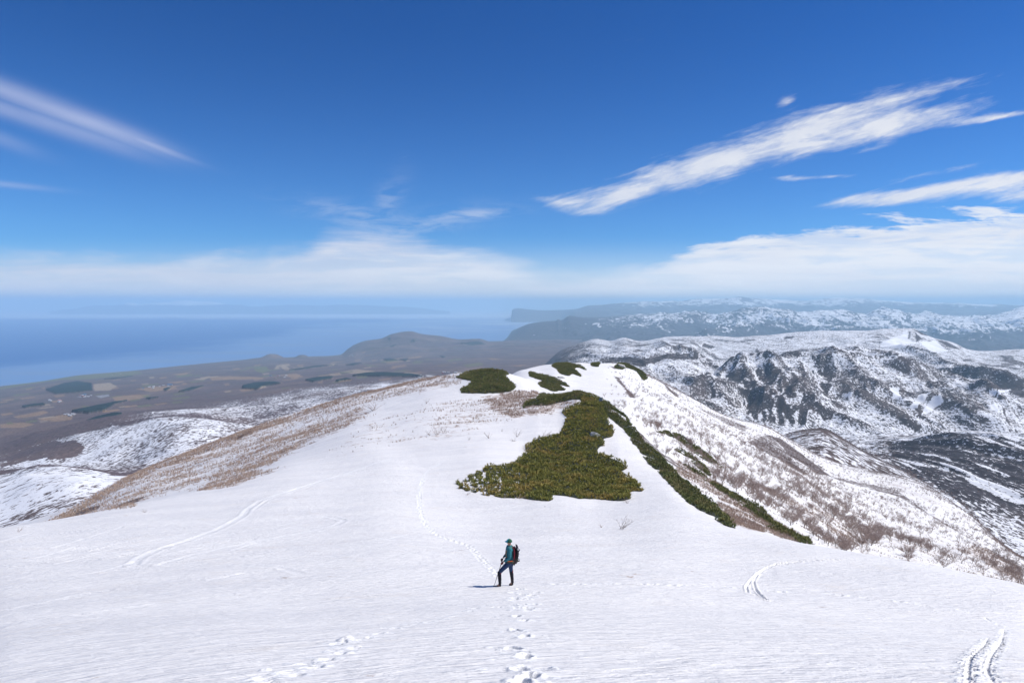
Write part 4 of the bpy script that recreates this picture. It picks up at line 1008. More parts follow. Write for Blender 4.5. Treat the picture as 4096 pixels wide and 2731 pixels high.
# --- sea
def mat_sea():
    m = new_mat('sea_water', 0.35, spec=0.35); nt = m.node_tree; b = nt.nodes['Principled BSDF']
    x, y, z = pos(nt)
    xs, ys = x * 0.0001, y * 0.0001
    w = noise(nt, vec(nt, xs * 1.6, ys * 0.9, 0), 1.0, 4, 0.55, 0.6)
    st = noise(nt, vec(nt, xs * 2.0 + ys * 0.5, ys * 9.0, 4), 1.0, 5, 0.6, 0.8)
    sl = noise(nt, vec(nt, xs * 14.0, ys * 8.0, 2), 1.0, 5, 0.62, 1.0)
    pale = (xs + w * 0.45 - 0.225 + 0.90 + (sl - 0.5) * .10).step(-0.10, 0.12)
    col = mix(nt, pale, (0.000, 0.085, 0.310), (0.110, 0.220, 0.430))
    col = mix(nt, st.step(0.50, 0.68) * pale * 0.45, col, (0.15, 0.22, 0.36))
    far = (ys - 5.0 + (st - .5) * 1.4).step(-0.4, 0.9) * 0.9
    col = mix(nt, far, col, (0.60, 0.62, 0.70))  # hazy brightness towards the horizon, painted into the water colour
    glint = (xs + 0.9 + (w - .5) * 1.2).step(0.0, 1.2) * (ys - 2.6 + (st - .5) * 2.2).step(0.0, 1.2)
    col = mix(nt, glint * st.step(.42, .6) * .75, col, (0.50, 0.55, 0.62))  # streaks of reflected glare on the far water, painted as base colour
    nt.links.new(col, b.inputs['Base Color'])
    b.inputs['Specular IOR Level'].default_value = 0.12; b.inputs['Roughness'].default_value = 0.55
    return m


gxs_ = np.concatenate([-np.geomspace(150000, 2000, 24), [0], np.geomspace(2000, 150000, 24)]); gy_ = np.concatenate([[-18000, -8000, -2000], np.geomspace(500, 150000, 60)])
SXg, SYg = np.meshgrid(gxs_, gy_)
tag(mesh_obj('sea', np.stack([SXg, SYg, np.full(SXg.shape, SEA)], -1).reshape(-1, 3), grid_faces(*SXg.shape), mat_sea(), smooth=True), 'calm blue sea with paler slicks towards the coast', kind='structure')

# --- the air between
def build_haze():
    x0, x1, y0, y1, z0, z1 = -152000, 152000, -20000, 152000, -1400, 440
    V = [(x, y, z) for z in (z0, z1) for y in (y0, y1) for x in (x0, x1)]
    F = [(0, 2, 3, 1), (4, 5, 7, 6), (0, 1, 5, 4), (2, 6, 7, 3), (0, 4, 6, 2), (1, 3, 7, 5)]
    m = bpy.data.materials.new('haze_air'); m.use_nodes = True; nt = m.node_tree
    nt.nodes.remove(nt.nodes['Principled BSDF'])
    v = nt.nodes.new('ShaderNodeVolumePrincipled'); v.inputs['Color'].default_value = (0.54, 0.81, 1.0, 1); v.inputs['Density'].default_value = 3.5e-5
    v.inputs['Anisotropy'].default_value = 0.0
    nt.links.new(v.outputs[0], nt.nodes['Material Output'].inputs['Volume'])
    tag(mesh_obj('haze', V, F, m), 'thin bluish air haze over the land and sea', kind='stuff')


build_haze()

# ------------------------------------------------------------------ plants
T_ = AZ / AY
AVIS = T_ >= np.maximum.accumulate(T_, axis=0) - 0.004
cell_area = (np.diff(A_Y)[:, None] * (A_Y[:-1, None] * np.diff(A_A)[None, :]))


def scatter(w, n, seed, visible=True):
    """n ground points drawn with weight w (per grid vertex, per square metre)"""
    rg = np.random.default_rng(seed)
    W = w[:-1, :-1] * cell_area * (AVIS[:-1, :-1] if visible else 1)
    cs = np.cumsum(W.ravel()); 
    k = np.searchsorted(cs, rg.random(n) * cs[-1]); k = np.minimum(k, W.size - 1)
    r, c = np.divmod(k, W.shape[1]); fr, fc = rg.random(n), rg.random(n)
    y = A_Y[r] * (1 - fr) + A_Y[r + 1] * fr; a = A_A[c] * (1 - fc) + A_A[c + 1] * fc
    z = (AZ[r, c] * (1 - fc) + AZ[r, c + 1] * fc) * (1 - fr) + (AZ[r + 1, c] * (1 - fc) + AZ[r + 1, c + 1] * fc) * fr
    return a * y, y, z, r, c


def area_of(w): return float((w[:-1, :-1] * cell_area * AVIS[:-1, :-1]).sum())


def spread(TV, TF, x, y, z, sc, rot, extra=None, tilt=0.0, rg=None):
    """many copies of a small template in one mesh"""
    n, m = len(x), len(TV); c, s = np.cos(rot), np.sin(rot)
    P = TV[None] * sc[:, None, None] if np.ndim(sc) == 1 else TV[None] * sc[:, None, :]
    X = P[..., 0] * c[:, None] - P[..., 1] * s[:, None]; Y = P[..., 0] * s[:, None] + P[..., 1] * c[:, None]; Z = P[..., 2]
    if tilt:
        tx = rg.normal(0, tilt, n)[:, None]; ty = rg.normal(0, tilt, n)[:, None]; X = X + Z * tx; Y = Y + Z * ty
    V = np.stack([X + x[:, None], Y + y[:, None], Z + z[:, None]], -1).reshape(-1, 3)
    F = (TF[None] + (np.arange(n) * m)[:, None, None]).reshape(-1, TF.shape[1])
    return V, F


def tuft(blades, h, w, out, seed, droop=0.0):
    r = random.Random(seed); V = []; F = []
    for i in range(blades):
        a = 2 * math.pi * i / blades + r.uniform(-.4, .4); o = out * r.uniform(.35, 1.1); hh = h * r.uniform(.6, 1.1)
        b = a + math.pi / 2; bx, by = math.cos(b) * w / 2, math.sin(b) * w / 2; cx, cy = math.cos(a), math.sin(a); k = len(V)
        q = r.uniform(.0, .25) * h
        V += [(cx * o * .15 - bx, cy * o * .15 - by, q), (cx * o * .15 + bx, cy * o * .15 + by, q), (cx * o, cy * o, q + hh)]
        F.append((k, k + 1, k + 2))
    return np.array(V), np.array(F)


def mat_leaf(name, c1, c2, c3, rough=0.7):
    m = new_mat(name, rough, spec=0.15); nt = m.node_tree; b = nt.nodes['Principled BSDF']
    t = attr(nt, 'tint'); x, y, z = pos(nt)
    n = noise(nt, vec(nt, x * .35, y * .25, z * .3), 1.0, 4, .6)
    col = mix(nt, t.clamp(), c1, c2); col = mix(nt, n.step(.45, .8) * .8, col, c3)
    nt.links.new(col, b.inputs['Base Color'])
    return m


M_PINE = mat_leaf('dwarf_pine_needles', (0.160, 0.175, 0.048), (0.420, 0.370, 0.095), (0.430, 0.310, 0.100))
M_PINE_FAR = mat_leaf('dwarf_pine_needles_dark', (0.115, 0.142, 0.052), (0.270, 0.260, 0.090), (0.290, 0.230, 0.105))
PT = [tuft(9, 0.26, 0.055, 0.17, s) for s in range(4)]
AP_T = (AZ, )
canopy = 0.42 + 1.3 * fbm(AX / 1.1, AY / 1.7, 3, 601) + 1.0 * fbm(AX / 5, AY / 6, 3, 602)
for i, (lab, poly, y0, y1, wob) in enumerate(PINES):
    m = pmasks[i]
    if m.sum() < 4: continue
    ym = float((AY * m).sum() / m.sum())
    edge = blur(m.astype(float), 3)
    dens = np.clip(26 * (62 / AY)**1.3, 0.15, 34)
    n = int(min(area_of(m * dens), 70000)); n = max(n, 500)
    x, y, z, r, c_ = scatter(m * dens * ss(edge, 0.0, 0.6), n, 700 + i)
    rg = np.random.default_rng(800 + i)
    H = np.clip(canopy[r, c_], 0.1, 1.4) * ss(edge[r, c_], 0.35, 1.0) * (0.6 if i < 4 else 0.7)
    sc = (0.62 + rg.random(n) * 0.5) * (y / 62)**0.55
    zz = z - 0.05 + H * (0.45 + 0.55 * rg.random(n))
    Vs, Fs, Ts, off = [], [], [], 0
    for k, (TV, TF) in enumerate(PT):
        sel = np.arange(n) % 4 == k
        V, F = spread(TV, TF, x[sel], y[sel], zz[sel], sc[sel], rg.random(sel.sum()) * 6.28, tilt=.25, rg=rg)
        Vs.append(V); Fs.append(F + off); off += len(V)
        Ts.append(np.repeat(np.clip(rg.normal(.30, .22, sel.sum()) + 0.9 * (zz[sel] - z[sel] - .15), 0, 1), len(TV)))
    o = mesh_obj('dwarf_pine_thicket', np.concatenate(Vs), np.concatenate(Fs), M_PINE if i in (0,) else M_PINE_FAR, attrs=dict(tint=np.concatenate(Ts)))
    tag(o, lab, 'pine thicket', 'dwarf pine thickets on the ridge')

# withered scrub: nobody could count its stems
M_SCRUB = mat_leaf('withered_scrub_stems', (0.33, 0.235, 0.185), (0.54, 0.44, 0.36), (0.31, 0.215, 0.17), 0.8)
ST = [tuft(7, 0.38, 0.035, 0.22, 40 + s) for s in range(4)]
_r, _s = rotxy(-np.abs(AX), AY, 31)
clump = ss(fbm(_r / 9.0, _s / 2.6, 4, 611) + 0.9 * veg - 0.42, 0.0, 0.35)
wv = veg * clump * (1 - edge_pine) * (AY < 420)
# low scrub hugging the edge of the pine band and the second strip
w2 = wv * np.clip((110 / AY)**1.6, 0.05, 2.0)
n = 34000
x, y, z, r, c_ = scatter(w2, n, 901); rg = np.random.default_rng(902)
sc = (0.6 + 0.7 * rg.random(n)) * (y / 110)**0.7 * (0.8 + 0.5 * veg[r, c_])
Vs, Fs, Ts, off = [], [], [], 0
for k, (TV, TF) in enumerate(ST):
    sel = np.arange(n) % 4 == k; V, F = spread(TV, TF, x[sel], y[sel], z[sel] - .03, sc[sel], rg.random(sel.sum()) * 6.28, tilt=.3, rg=rg)
    Vs.append(V); Fs.append(F + off); off += len(V); Ts.append(np.repeat(np.clip(rg.normal(.45, .3, sel.sum()), 0, 1), len(TV)))
tag(mesh_obj('withered_scrub', np.concatenate(Vs), np.concatenate(Fs), M_SCRUB, attrs=dict(tint=np.concatenate(Ts))), 'reddish brown withered scrub poking through the snow', kind='stuff')


# --- bare birches
def prism(V, F, p, q, r0, r1, sides=3):
    p, q = np.array(p), np.array(q); d = q - p; L_ = np.linalg.norm(d) or 1; d = d / L_
    a = np.cross(d, (0, 0, 1) if abs(d[2]) < .9 else (1, 0, 0)); a /= np.linalg.norm(a); b = np.cross(d, a); k = len(V)
    for (pt, rr) in ((p, r0), (q, r1)):
        for i in range(sides):
            t = 2 * math.pi * i / sides; V.append(pt + (a * math.cos(t) + b * math.sin(t)) * rr)
    for i in range(sides):
        j = (i + 1) % sides; F.append((k + i, k + j, k + sides + j, k + sides + i))


def make_tree(seed, h=5.0, twigs=True, fat=1.0):
    r = random.Random(seed); TV, TF, CV, CF = [], [], [], []
    lean = (r.uniform(-.25, .25), r.uniform(-.2, .2)); trunk_h = h * r.uniform(.22, .38)
    p = np.array([0, 0, -0.3]); nst = 3; pts = [p]
    for i in range(nst):
        p = p + np.array([lean[0] * trunk_h / nst + r.uniform(-.12, .12), lean[1] * trunk_h / nst + r.uniform(-.12, .12), (trunk_h + .3) / nst]); pts.append(p)
    for i in range(nst): prism(TV, TF, pts[i], pts[i + 1], .15 * fat * (1 - .18 * i), .15 * fat * (1 - .18 * (i + 1)), 5)

    def grow(p, d, L_, rad, lev):
        q = p
        seg = 2
        for s in range(seg):
            d = d + np.array([r.uniform(-.28, .28), r.uniform(-.28, .28), r.uniform(-.05, .22)]); d = d / np.linalg.norm(d)
            q2 = q + d * L_ / seg; prism(CV, CF, q, q2, rad * (1 - .3 * s), rad * (1 - .3 * (s + 1)), 3); q = q2
            if lev < (3 if twigs else 2):
                for k in range((4, 3, 3)[lev] - s):
                    a = r.uniform(0, 6.28); e = r.uniform(.3, 1.0)
                    dd = d * .75 + np.array([math.cos(a) * e, math.sin(a) * e, r.uniform(-.1, .55)]); dd /= np.linalg.norm(dd)
                    grow(q, dd, L_ * r.uniform(.42, .68), rad * .55, lev + 1)
    nl = r.randint(4, 6)
    for i in range(nl):
        a = 2 * math.pi * i / nl + r.uniform(-.4, .4); e = r.uniform(.5, 1.15)
        d = np.array([math.cos(a) * e, math.sin(a) * e, 1.0]); d /= np.linalg.norm(d)
        grow(pts[-1] if i % 2 else pts[-2], d, h * r.uniform(.30, .44), .065 * fat, 0)
    CV = np.array(CV); top = CV[:, 2].max()
    sc = h / top; return np.array(TV) * [1, 1, sc], np.array(TF), CV * [1, 1, sc], np.array(CF)


def mat_bark(name, c1, c2):
    m = new_mat(name, .85, spec=.1); nt = m.node_tree; x, y, z = pos(nt)
    n = noise(nt, vec(nt, x * 3, y * 3, z * 9), 1.0, 4, .6)
    nt.links.new(mix(nt, n.step(.3, .7), c1, c2), nt.nodes['Principled BSDF'].inputs['Base Color']); return m


M_BARK = mat_bark('birch_bark', (0.10, 0.080, 0.070), (0.30, 0.26, 0.23)); M_TWIG = mat_bark('birch_twigs', (0.24, 0.185, 0.165), (0.42, 0.335, 0.295))
VAR = []
for s in range(6):
    tv, tf, cv_, cf_ = make_tree(100 + s, 5.0, True, 0.95)
    VAR.append((tv, tf, cv_, cf_))
tree_mesh = []
for (tv, tf, cv_, cf_) in VAR:
    a = mesh_obj('trunk', tv, tf, M_BARK); b = mesh_obj('crown', cv_, cf_, M_TWIG)
    V = np.concatenate([tv, cv_]); F = np.concatenate([tf, cf_ + len(tv)]); w_ = mesh_obj('birch_tree', V, F, M_TWIG)
    tree_mesh.append((a.data, b.data, w_.data))
    for o in (a, b, w_): bpy.data.objects.remove(o)


def put_tree(p, h, seed, label, parts=True, width=1.0, group='bare birches on the snowy slope'):
    r = random.Random(seed); a, b, w_ = tree_mesh[seed % 6]; s = h / 5.0
    if parts:
        o = bpy.data.objects.new('birch_tree', None); COL.objects.link(o); o.empty_display_size = .2
        for nm, d in (('trunk', a), ('crown', b)):
            q = bpy.data.objects.new(nm, d); COL.objects.link(q); q.parent = o
    else:
        o = bpy.data.objects.new('birch_tree', w_); COL.objects.link(o)
    o.location = tuple(p); o.rotation_euler = (0, 0, r.uniform(0, 6.28)); o.scale = (s * width, s * width, s)
    return tag(o, label, 'tree', group)


NEAR = [((1580, 948), 62, 1.25, 'round crowned bare birch standing alone just over the snow edge at the lower right'),
        ((1803, 972), 98, 1.15, 'tallest bare birch of the lower right, upright on the open white slope'),
        ((1850, 1010), 46, 1.2, 'short bare birch touching the right side of the tallest one'),
        ((1700, 985), 30, 1.6, 'low bushy birch half hidden by the snow edge, between the round crowned and tallest birches'),
        ((2085, 1092), 30, 1.5, 'low bare bush birch on the snow edge left of the dark birch cluster'),
        ((2140, 1070), 78, 1.0, 'dark leaning birch above the snow edge near the right border'),
        ((2250, 1110), 62, 1.1, 'spreading birch close to the snow edge at the far right border'),
        ((1300, 862), 58, 1.1, 'lone birch at the lower end of the brown scrub streak'),
        ((1190, 845), 40, 1.1, 'small birch hanging under the brown scrub streak'),
        ((1098, 555), 52, 1.5, 'wide umbrella shaped birch alone on the white slope in the middle right'),
        ((590, 500), 34, 1.2, 'dark crooked birch on the steep snow above the brown scrub')]
for i, ((cx, cy), hpx, wd, lab) in enumerate(NEAR):
    u, v = (2700 + cx / 1.6848) / 4, (1700 + cy / 1.6848) / 4
    p = A_hit(u, v, 75)
    if p is None: continue
    put_tree(p - [0, 0, .1], hpx / 6.74 * p[1] / F0, i, lab, True, wd)
dn = ss(fbm(AX / 30, AY / 45, 4, 621), -0.25, 0.35)
reg = ss(AX / AY, 0.12, 0.22) * (AY > 95) * (AY < 900) * (ridge_r < 1.03) * ss(AY / AYK[3][None, :], 1.6, 2.4)
low_clear = 1 - 0.93 * mask(C7([(1250, 870), (1330, 800), (1500, 790), (1750, 880), (2000, 960), (2130, 1090), (1900, 1040), (1500, 930)]), 60, 420, 2)
wt = reg * (0.18 + 0.82 * dn) * low_clear * (1 - edge_pine) * (1 + 0.5 * veg + 2.0 * dark) * (1 - 0.35 * ss(AX / AY, .5, .72))
wt = wt * np.clip(260 / AY, .35, 1.6)
x, y, z, r, c_ = scatter(wt, 7000, 1001); rg = np.random.default_rng(1002)
h = (1.35 + 2.0 * rg.random(len(x))) * (0.75 + 0.5 * ss(x / y, .2, .7)) * (1 - .45 * edge_pine[r, c_]) * np.where(y < 170, .75, 1.0) * np.interp(y, [200, 420, 700], [1.0, .66, .6])
inview = (np.abs(x / y) < 0.76)
order = np.argsort(-h / y * inview)
n_ind = 285
for j, k in enumerate(order[:n_ind]):
    u, v = project(x[k], y[k], z[k])
    size = 'tall' if h[k] > 3.0 else ('short' if h[k] < 2.2 else 'medium')
    side = ('just under the far rocky knob' if u < 700 else 'above the diagonal pine strip' if u < 760 else 'right of the diagonal pine strip' if u < 820 else
            'above the narrow pine strip' if u < 870 else 'left of the tallest lower birch' if u < 915 else 'above the tallest lower birch' if u < 955 else 'right of the tallest lower birch' if u < 990 else 'by the right border')
    deep = 'close to the snow edge' if v > 555 else 'low on the slope' if v > 520 else 'half way up the slope' if v > 480 else 'on the upper slope'
    soil = ' in the dark wooded belt' if dark[r[k], c_[k]] > .45 else ' out of brown scrub' if veg[r[k], c_[k]] > .6 else ' on white snow'
    lab = size + ' bare birch' + soil + ' ' + side + ', ' + deep
    if len(lab.split()) > 16: lab = size + ' bare birch ' + side + ', ' + deep
    if len(lab.split()) > 16: lab = 'bare birch ' + side
    put_tree((x[k], y[k], z[k] - .08), float(h[k]), int(k), lab, j < 90, 1.1 + .4 * random.Random(int(k)).random())
rest = order[n_ind:]
FAR = []
for s in range(3):
    tv, tf, cv_, cf_ = make_tree(300 + s, 5.0, False, 1.1); FAR.append((np.concatenate([tv, cv_]), np.concatenate([tf, cf_ + len(tv)])))
Vs, Fs, off = [], [], 0
for s in range(3):
    k = rest[s::3]; sc = np.stack([h[k] / 5 * (.8 + .5 * rg.random(len(k))), h[k] / 5 * (.8 + .5 * rg.random(len(k))), h[k] / 5 * (.7 + .5 * rg.random(len(k)))], 1)
    V, F = spread(FAR[s][0], FAR[s][1], x[k], y[k], z[k], sc, rg.random(len(k)) * 6.28); Vs.append(V); Fs.append(F + off); off += len(V)
CT = CZ / CYY; CVIS = CT >= np.maximum.accumulate(CT, axis=0) - .002
wc = (CYY[:-1, :-1] < 2100) * CVIS[:-1, :-1] * (CYY[:-1, :-1] * np.diff(CA)[None, :]) * np.diff(CY)[:, None] / CYY[:-1, :-1]**1.2 * (m1[:-1, :-1] > -.25)
kk = rg.choice(wc.size, 2600, p=(wc / wc.sum()).ravel()); rr_, cc_ = np.divmod(kk, wc.shape[1])
for s in range(3):
    q = slice(s, None, 3); nq = len(kk[q]); hh = 3.5 + 3 * rg.random(nq)
    V, F = spread(FAR[s][0], FAR[s][1], CX[rr_, cc_][q], CYY[rr_, cc_][q], CZ[rr_, cc_][q], np.stack([hh / 5 * 1.4, hh / 5 * 1.4, hh / 5], 1), rg.random(nq) * 6.28); Vs.append(V); Fs.append(F + off); off += len(V)
tag(mesh_obj('distant_birches', np.concatenate(Vs), np.concatenate(Fs), M_TWIG), 'thin scatter of small far bare birches over the right slope', kind='stuff')


# --- small bare shrubs standing singly out of the snow
def shrub_mesh(seed, h=0.8, n=9, fat=.012):
    r = random.Random(seed); V, F = [], []
    for i in range(n):
        a = r.uniform(0, 6.28); e = r.uniform(.3, 1.3); d = np.array([math.cos(a) * e, math.sin(a) * e, 1.]); d /= np.linalg.norm(d)
        p = np.array([r.uniform(-.08, .08), r.uniform(-.08, .08), -.05]); L_ = h * r.uniform(.7, 1.25)
        for s in range(3):
            d = d + np.array([r.uniform(-.25, .25), r.uniform(-.25, .25), r.uniform(-.1, .15)]); d /= np.linalg.norm(d)
            q = p + d * L_ / 3; prism(V, F, p, q, fat * (1 - .25 * s), fat * (.75 - .25 * s), 3)
            for k in range(2):
                dd = d + np.array([r.uniform(-.8, .8), r.uniform(-.8, .8), r.uniform(-.1, .5)]); dd /= np.linalg.norm(dd); prism(V, F, q, q + dd * L_ * r.uniform(.14, .3), fat * .5, fat * .25, 3)
            p = q
    return np.array(V), np.array(F)


SH = [mesh_obj('bare_shrub', *shrub_mesh(s), M_TWIG) for s in range(4)]; shd = [o.data for o in SH]
for o in SH: bpy.data.objects.remove(o)
SHRUBS = [(C6([(1535, 1200)])[0], 11, 1.25, 'bare twiggy shrub alone on the open snow right of the hiker'),
          (C6([(1385, 1190)])[0], 2.5, 2.0, 'few thin twigs in the snow just left of the lone bare shrub'),
          (C6([(500, 492)])[0], 6, 1.1, 'small round bare shrub on the snow left of the pine thicket'),
          (C6([(720, 480)])[0], 6.5, 1.0, 'bare shrub between the round one and the pine thicket'),
          (C6([(695, 515)])[0], 3, 2.4, 'low creeping shrub in front of the shrub beside the thicket'),
          (C6([(345, 505)])[0], 3, 1.0, 'tiny bare shrub left of the small round one'),
          (C6([(95, 465)])[0], 9, 1.1, 'orange tinted twiggy shrub at the left end of the scrub'),
          (C6([(150, 455)])[0], 7, 1.1, 'grey twiggy shrub next to the orange tinted one'),
          (C6([(40, 470)])[0], 5, 1.1, 'little shrub left of the orange tinted one'),
          (C6([(600, 440)])[0], 2.5, 1.0, 'lone tuft of twigs above the small round shrub'),
          (C6([(735, 965)])[0], 4, 2.2, 'dry twigs at the front edge of the broad pine thicket, left of the gap'),
          (C6([(640, 958)])[0], 3.5, 2.4, 'pale dry grass tuft at the front left edge of the pine thicket'),
          (C6([(1590, 1000)])[0], 3, 2.4, 'thin twigs at the front right corner of the pine thicket'),
          (C6([(330, 935)])[0], 2.5, 2.2, 'faint twigs below the left tip of the pine thicket'),
          (C3([(1185, 1005)])[0], 5, 1.0, 'bare shrub alone on the white slope below the knoll'),
          (C3([(770, 1060)])[0], 7, 2.4, 'wide brown shrub patch on the snow right of the brown slope'),
          (C2([(130, 490)])[0], 4, 1.6, 'few reddish twigs at the far left edge of the snow'),
          (C2([(1035, 350)])[0], 3, 2.0, 'small twigs at the snow edge under the brown slope'),
          (C6([(800, 590)])[0], 6, 1.6, 'grey shrub at the left edge of the pine thicket, upper one'),
          (C6([(820, 620)])[0], 5, 1.6, 'grey shrub at the left edge of the pine thicket, lower one'),
          (C6([(930, 480)])[0], 5, 2.0, 'grey brushy shrub at the upper left edge of the pine thicket')]
for i, ((u, v), hpx, wd, lab) in enumerate(SHRUBS):
    p = A_hit(u, v, 20)
    if p is None: continue
    o = bpy.data.objects.new('bare_shrub', shd[i % 4]); COL.objects.link(o); s = hpx * p[1] / F0 / .75
    fatk = 1.0; o.location = tuple(p); o.scale = (s * wd, s * wd, s); o.rotation_euler = (0, 0, i * 1.3)
    tag(o, lab, 'shrub', 'bare shrubs standing in the snow')


# --- rocks
def rock(u, v, w_px, h_px, label, seed, name='boulder', ymin=40, col=None):
    p = A_hit(u, v, ymin)
    if p is None: return
    import bmesh
    bm = bmesh.new(); bmesh.ops.create_icosphere(bm, subdivisions=4, radius=1.0)
    V = np.array([q.co[:] for q in bm.verts]); F = np.array([[q.index for q in f.verts] for f in bm.faces]); bm.free()
    rr = random.Random(seed)
    for i in range(9):
        d = np.array([rr.gauss(0, 1), rr.gauss(0, 1), rr.gauss(.2, .8)]); d /= np.linalg.norm(d); k = rr.uniform(.45, .75)
        t = V @ d; V -= np.outer(np.clip(t - k, 0, None) * .92, d)
    V += 0.05 * fbm(V[:, 0] * 3 + V[:, 2] * 2, V[:, 1] * 3, 4, seed)[:, None] * V
    sx, sz = w_px * p[1] / F0 / 1.5, h_px * p[1] / F0 / 1.2
    V = V * [sx, sx * .6, sz]; V[:, 2] -= V[:, 0] * .25
    o = mesh_obj(name, V, F, M_ROCK); o.location = (p[0], p[1], p[2] + sz * .25); o.rotation_euler = (0, 0, rr.uniform(-.3, .3))
    tag(o, label, 'rock', 'rocks on the ridge')


M_ROCK = new_mat('grey_lichen_rock', .85, spec=.2); _nt = M_ROCK.node_tree; _x, _y, _z = pos(_nt)
_n = noise(_nt, vec(_nt, _x * 2.4, _y * 2.4, _z * 3), 1.0, 6, .65); _n2 = noise(_nt, vec(_nt, _x * .9, _y * .9, _z * 3), 1.0, 4, .6)
_nt.links.new(mix(_nt, _n2.step(.55, .7) * .6, mix(_nt, _n.step(.3, .7), (0.30, .29, .28), (.62, .60, .57)), (.36, .37, .22)), _nt.nodes['Principled BSDF'].inputs['Base Color']); bump(_nt, _n, .8, .15)
rock(596.5, 436.5, 10, 5.2, 'pale grey lichen covered boulder lying in the broad pine thicket', 1)
rock(587, 424 + 22.5, 1.6, .9, 'tiny grey stone in the thicket left below the pale boulder', 2)
rock(601, 402.5, 3.2, 6.5, 'narrow dark rock slab at the top of the pine strip', 3)
rock(561, 367 + 10.5, 6, 2.0, 'flat grey rock in the pine patch between knoll and snow dome', 4, ymin=180)
rock(622, 367, 9, 4.5, 'dark bare rock face of the far knob', 5, ymin=300)
rock(545, 506, 1.2, .6, 'dark speck of stone by the front edge of the thicket', 6)

# ------------------------------------------------------------------ farm buildings on the plain
def house_mesh(w, d, h):
    V = [(-w, -d, -1), (w, -d, -1), (w, d, -1), (-w, d, -1), (-w, -d, h), (w, -d, h), (w, d, h), (-w, d, h)]
    F = [(0, 1, 5, 4), (1, 2, 6, 5), (2, 3, 7, 6), (3, 0, 4, 7)]
    R = [(-w * 1.08, -d * 1.12, h), (w * 1.08, -d * 1.12, h), (w * 1.08, d * 1.12, h), (-w * 1.08, d * 1.12, h), (-w * 1.08, 0, h * 1.75), (w * 1.08, 0, h * 1.75)]
    RF = [(0, 1, 5, 4), (2, 3, 4, 5), (0, 4, 3, 3), (1, 2, 5, 5)]
    return V, F, R, RF


M_WALL = new_mat('pale_farm_wall', .8, (0.40, .40, .40)); ROOFS = [new_mat('white_metal_roof', .5, (0.5, .5, .53)), new_mat('blue_metal_roof', .5, (0.05, .16, .36)), new_mat('red_metal_roof', .5, (0.30, .07, .05))]
hv, hf, rv, rf = house_mesh(13, 8, 6)
hw = bpy.data.meshes.new('wall'); hw.from_pydata(hv, [], hf); hw.materials.append(M_WALL)
hr = []
for i in range(3):
    q = bpy.data.meshes.new('roof'); q.from_pydata(rv, [], [tuple(dict.fromkeys(f)) for f in rf]); q.materials.append(ROOFS[i]); hr.append(q)
SITES = [('beside the pale fields at the left', C1([(650, 945)])[0], 7), ('in the hamlet left of the dark plantation', C1([(410, 985)])[0], 7), ('strung along the tan field strip', C1([(1190, 882)])[0], 5),
         ('at the end of the blue roofed strip of fields', C1([(1320, 868)])[0], 5), ('at the corner of the ploughed field', C1([(565, 1100)])[0], 4), ('near the right hand fields', C1([(2190, 795)])[0], 6),
         ('at the foot of the coast hill', C3([(580, 632)])[0], 8), ('below the long dark plantation', C3([(1380, 768)])[0], 6), ('by the green coastal pasture', C1([(950, 775)])[0], 3)]


def grid_hit(G, v_rows, u, v, ymin):
    A_, Yr, X_, Y_, Z_ = G; a, t = px_at(u, v); c0 = int(np.clip(np.searchsorted(A_, a), 1, len(A_) - 1))
    tt = Z_[:, c0] / Y_[:, c0]; ok = np.where((tt >= t) & (Y_[:, c0] > ymin))[0]
    return None if len(ok) == 0 else (a * Y_[ok[0], c0], Y_[ok[0], c0], Z_[ok[0], c0])


rH = random.Random(9)
for where, (u, v), n in SITES:
    for i in range(n):
        p = grid_hit((BA, BY, BX, BYY, BZ), None, u + rH.uniform(-9, 9), v + rH.uniform(-1.2, 1.2), 3000)
        if p is None or p[2] < SEA + 5: continue
        k = rH.choice([0, 0, 0, 1, 2]); o = bpy.data.objects.new('farm_building', None); COL.objects.link(o)
        for nm, d in (('wall', hw), ('roof', hr[k])):
            q = bpy.data.objects.new(nm, d); COL.objects.link(q); q.parent = o
        o.location = p; o.rotation_euler = (0, 0, rH.uniform(-.6, .6)); sc_ = rH.uniform(.6, 1.0); o.scale = (sc_, sc_, sc_)
        tag(o, 'distant farm building with ' + ('pale', 'blue', 'red')[k] + ' roof ' + where, 'building', 'farm buildings on the coastal plain')

# ------------------------------------------------------------------ the hiker
def to_mesh(o, name, mat, parent, fn=None):
    bpy.context.view_layer.update()
    dg = bpy.context.evaluated_depsgraph_get(); me = bpy.data.meshes.new_from_object(o.evaluated_get(dg))
    bpy.data.objects.remove(o)
    if fn:
        V = np.empty(len(me.vertices) * 3, np.float32); me.vertices.foreach_get('co', V); V = fn(V.reshape(-1, 3).astype(float)); me.vertices.foreach_set('co', V.astype(np.float32).ravel()); me.update()
    me.name = name; me.materials.clear(); me.materials.append(mat)
    me.polygons.foreach_set('use_smooth', np.ones(len(me.polygons), bool))
    q = bpy.data.objects.new(name, me); COL.objects.link(q); q.parent = parent
    return q


def skin(name, nodes, edges, mat, parent, root=0, sub=2, fn=None):
    """nodes: (x, y, z, rx[, ry])"""
    me = bpy.data.meshes.new(name); me.from_pydata([n[:3] for n in nodes], edges, [])
    o = bpy.data.objects.new(name, me); COL.objects.link(o)
    o.modifiers.new('skin', 'SKIN'); 
    if not me.skin_vertices: 
        bpy.context.view_layer.objects.active = o; o.select_set(True)
        bpy.ops.mesh.customdata_skin_add()
    for i, n in enumerate(nodes):
        sv = me.skin_vertices[0].data[i]; sv.radius = (n[3], n[4] if len(n) > 4 else n[3]); sv.use_root = (i == root)
    o.modifiers['skin'].use_smooth_shade = True
    m = o.modifiers.new('sub', 'SUBSURF'); m.levels = sub; m.render_levels = sub
    return to_mesh(o, name, mat, parent, fn)


def chain(n, start=0): return [(i, i + 1) for i in range(start, start + n - 1)]


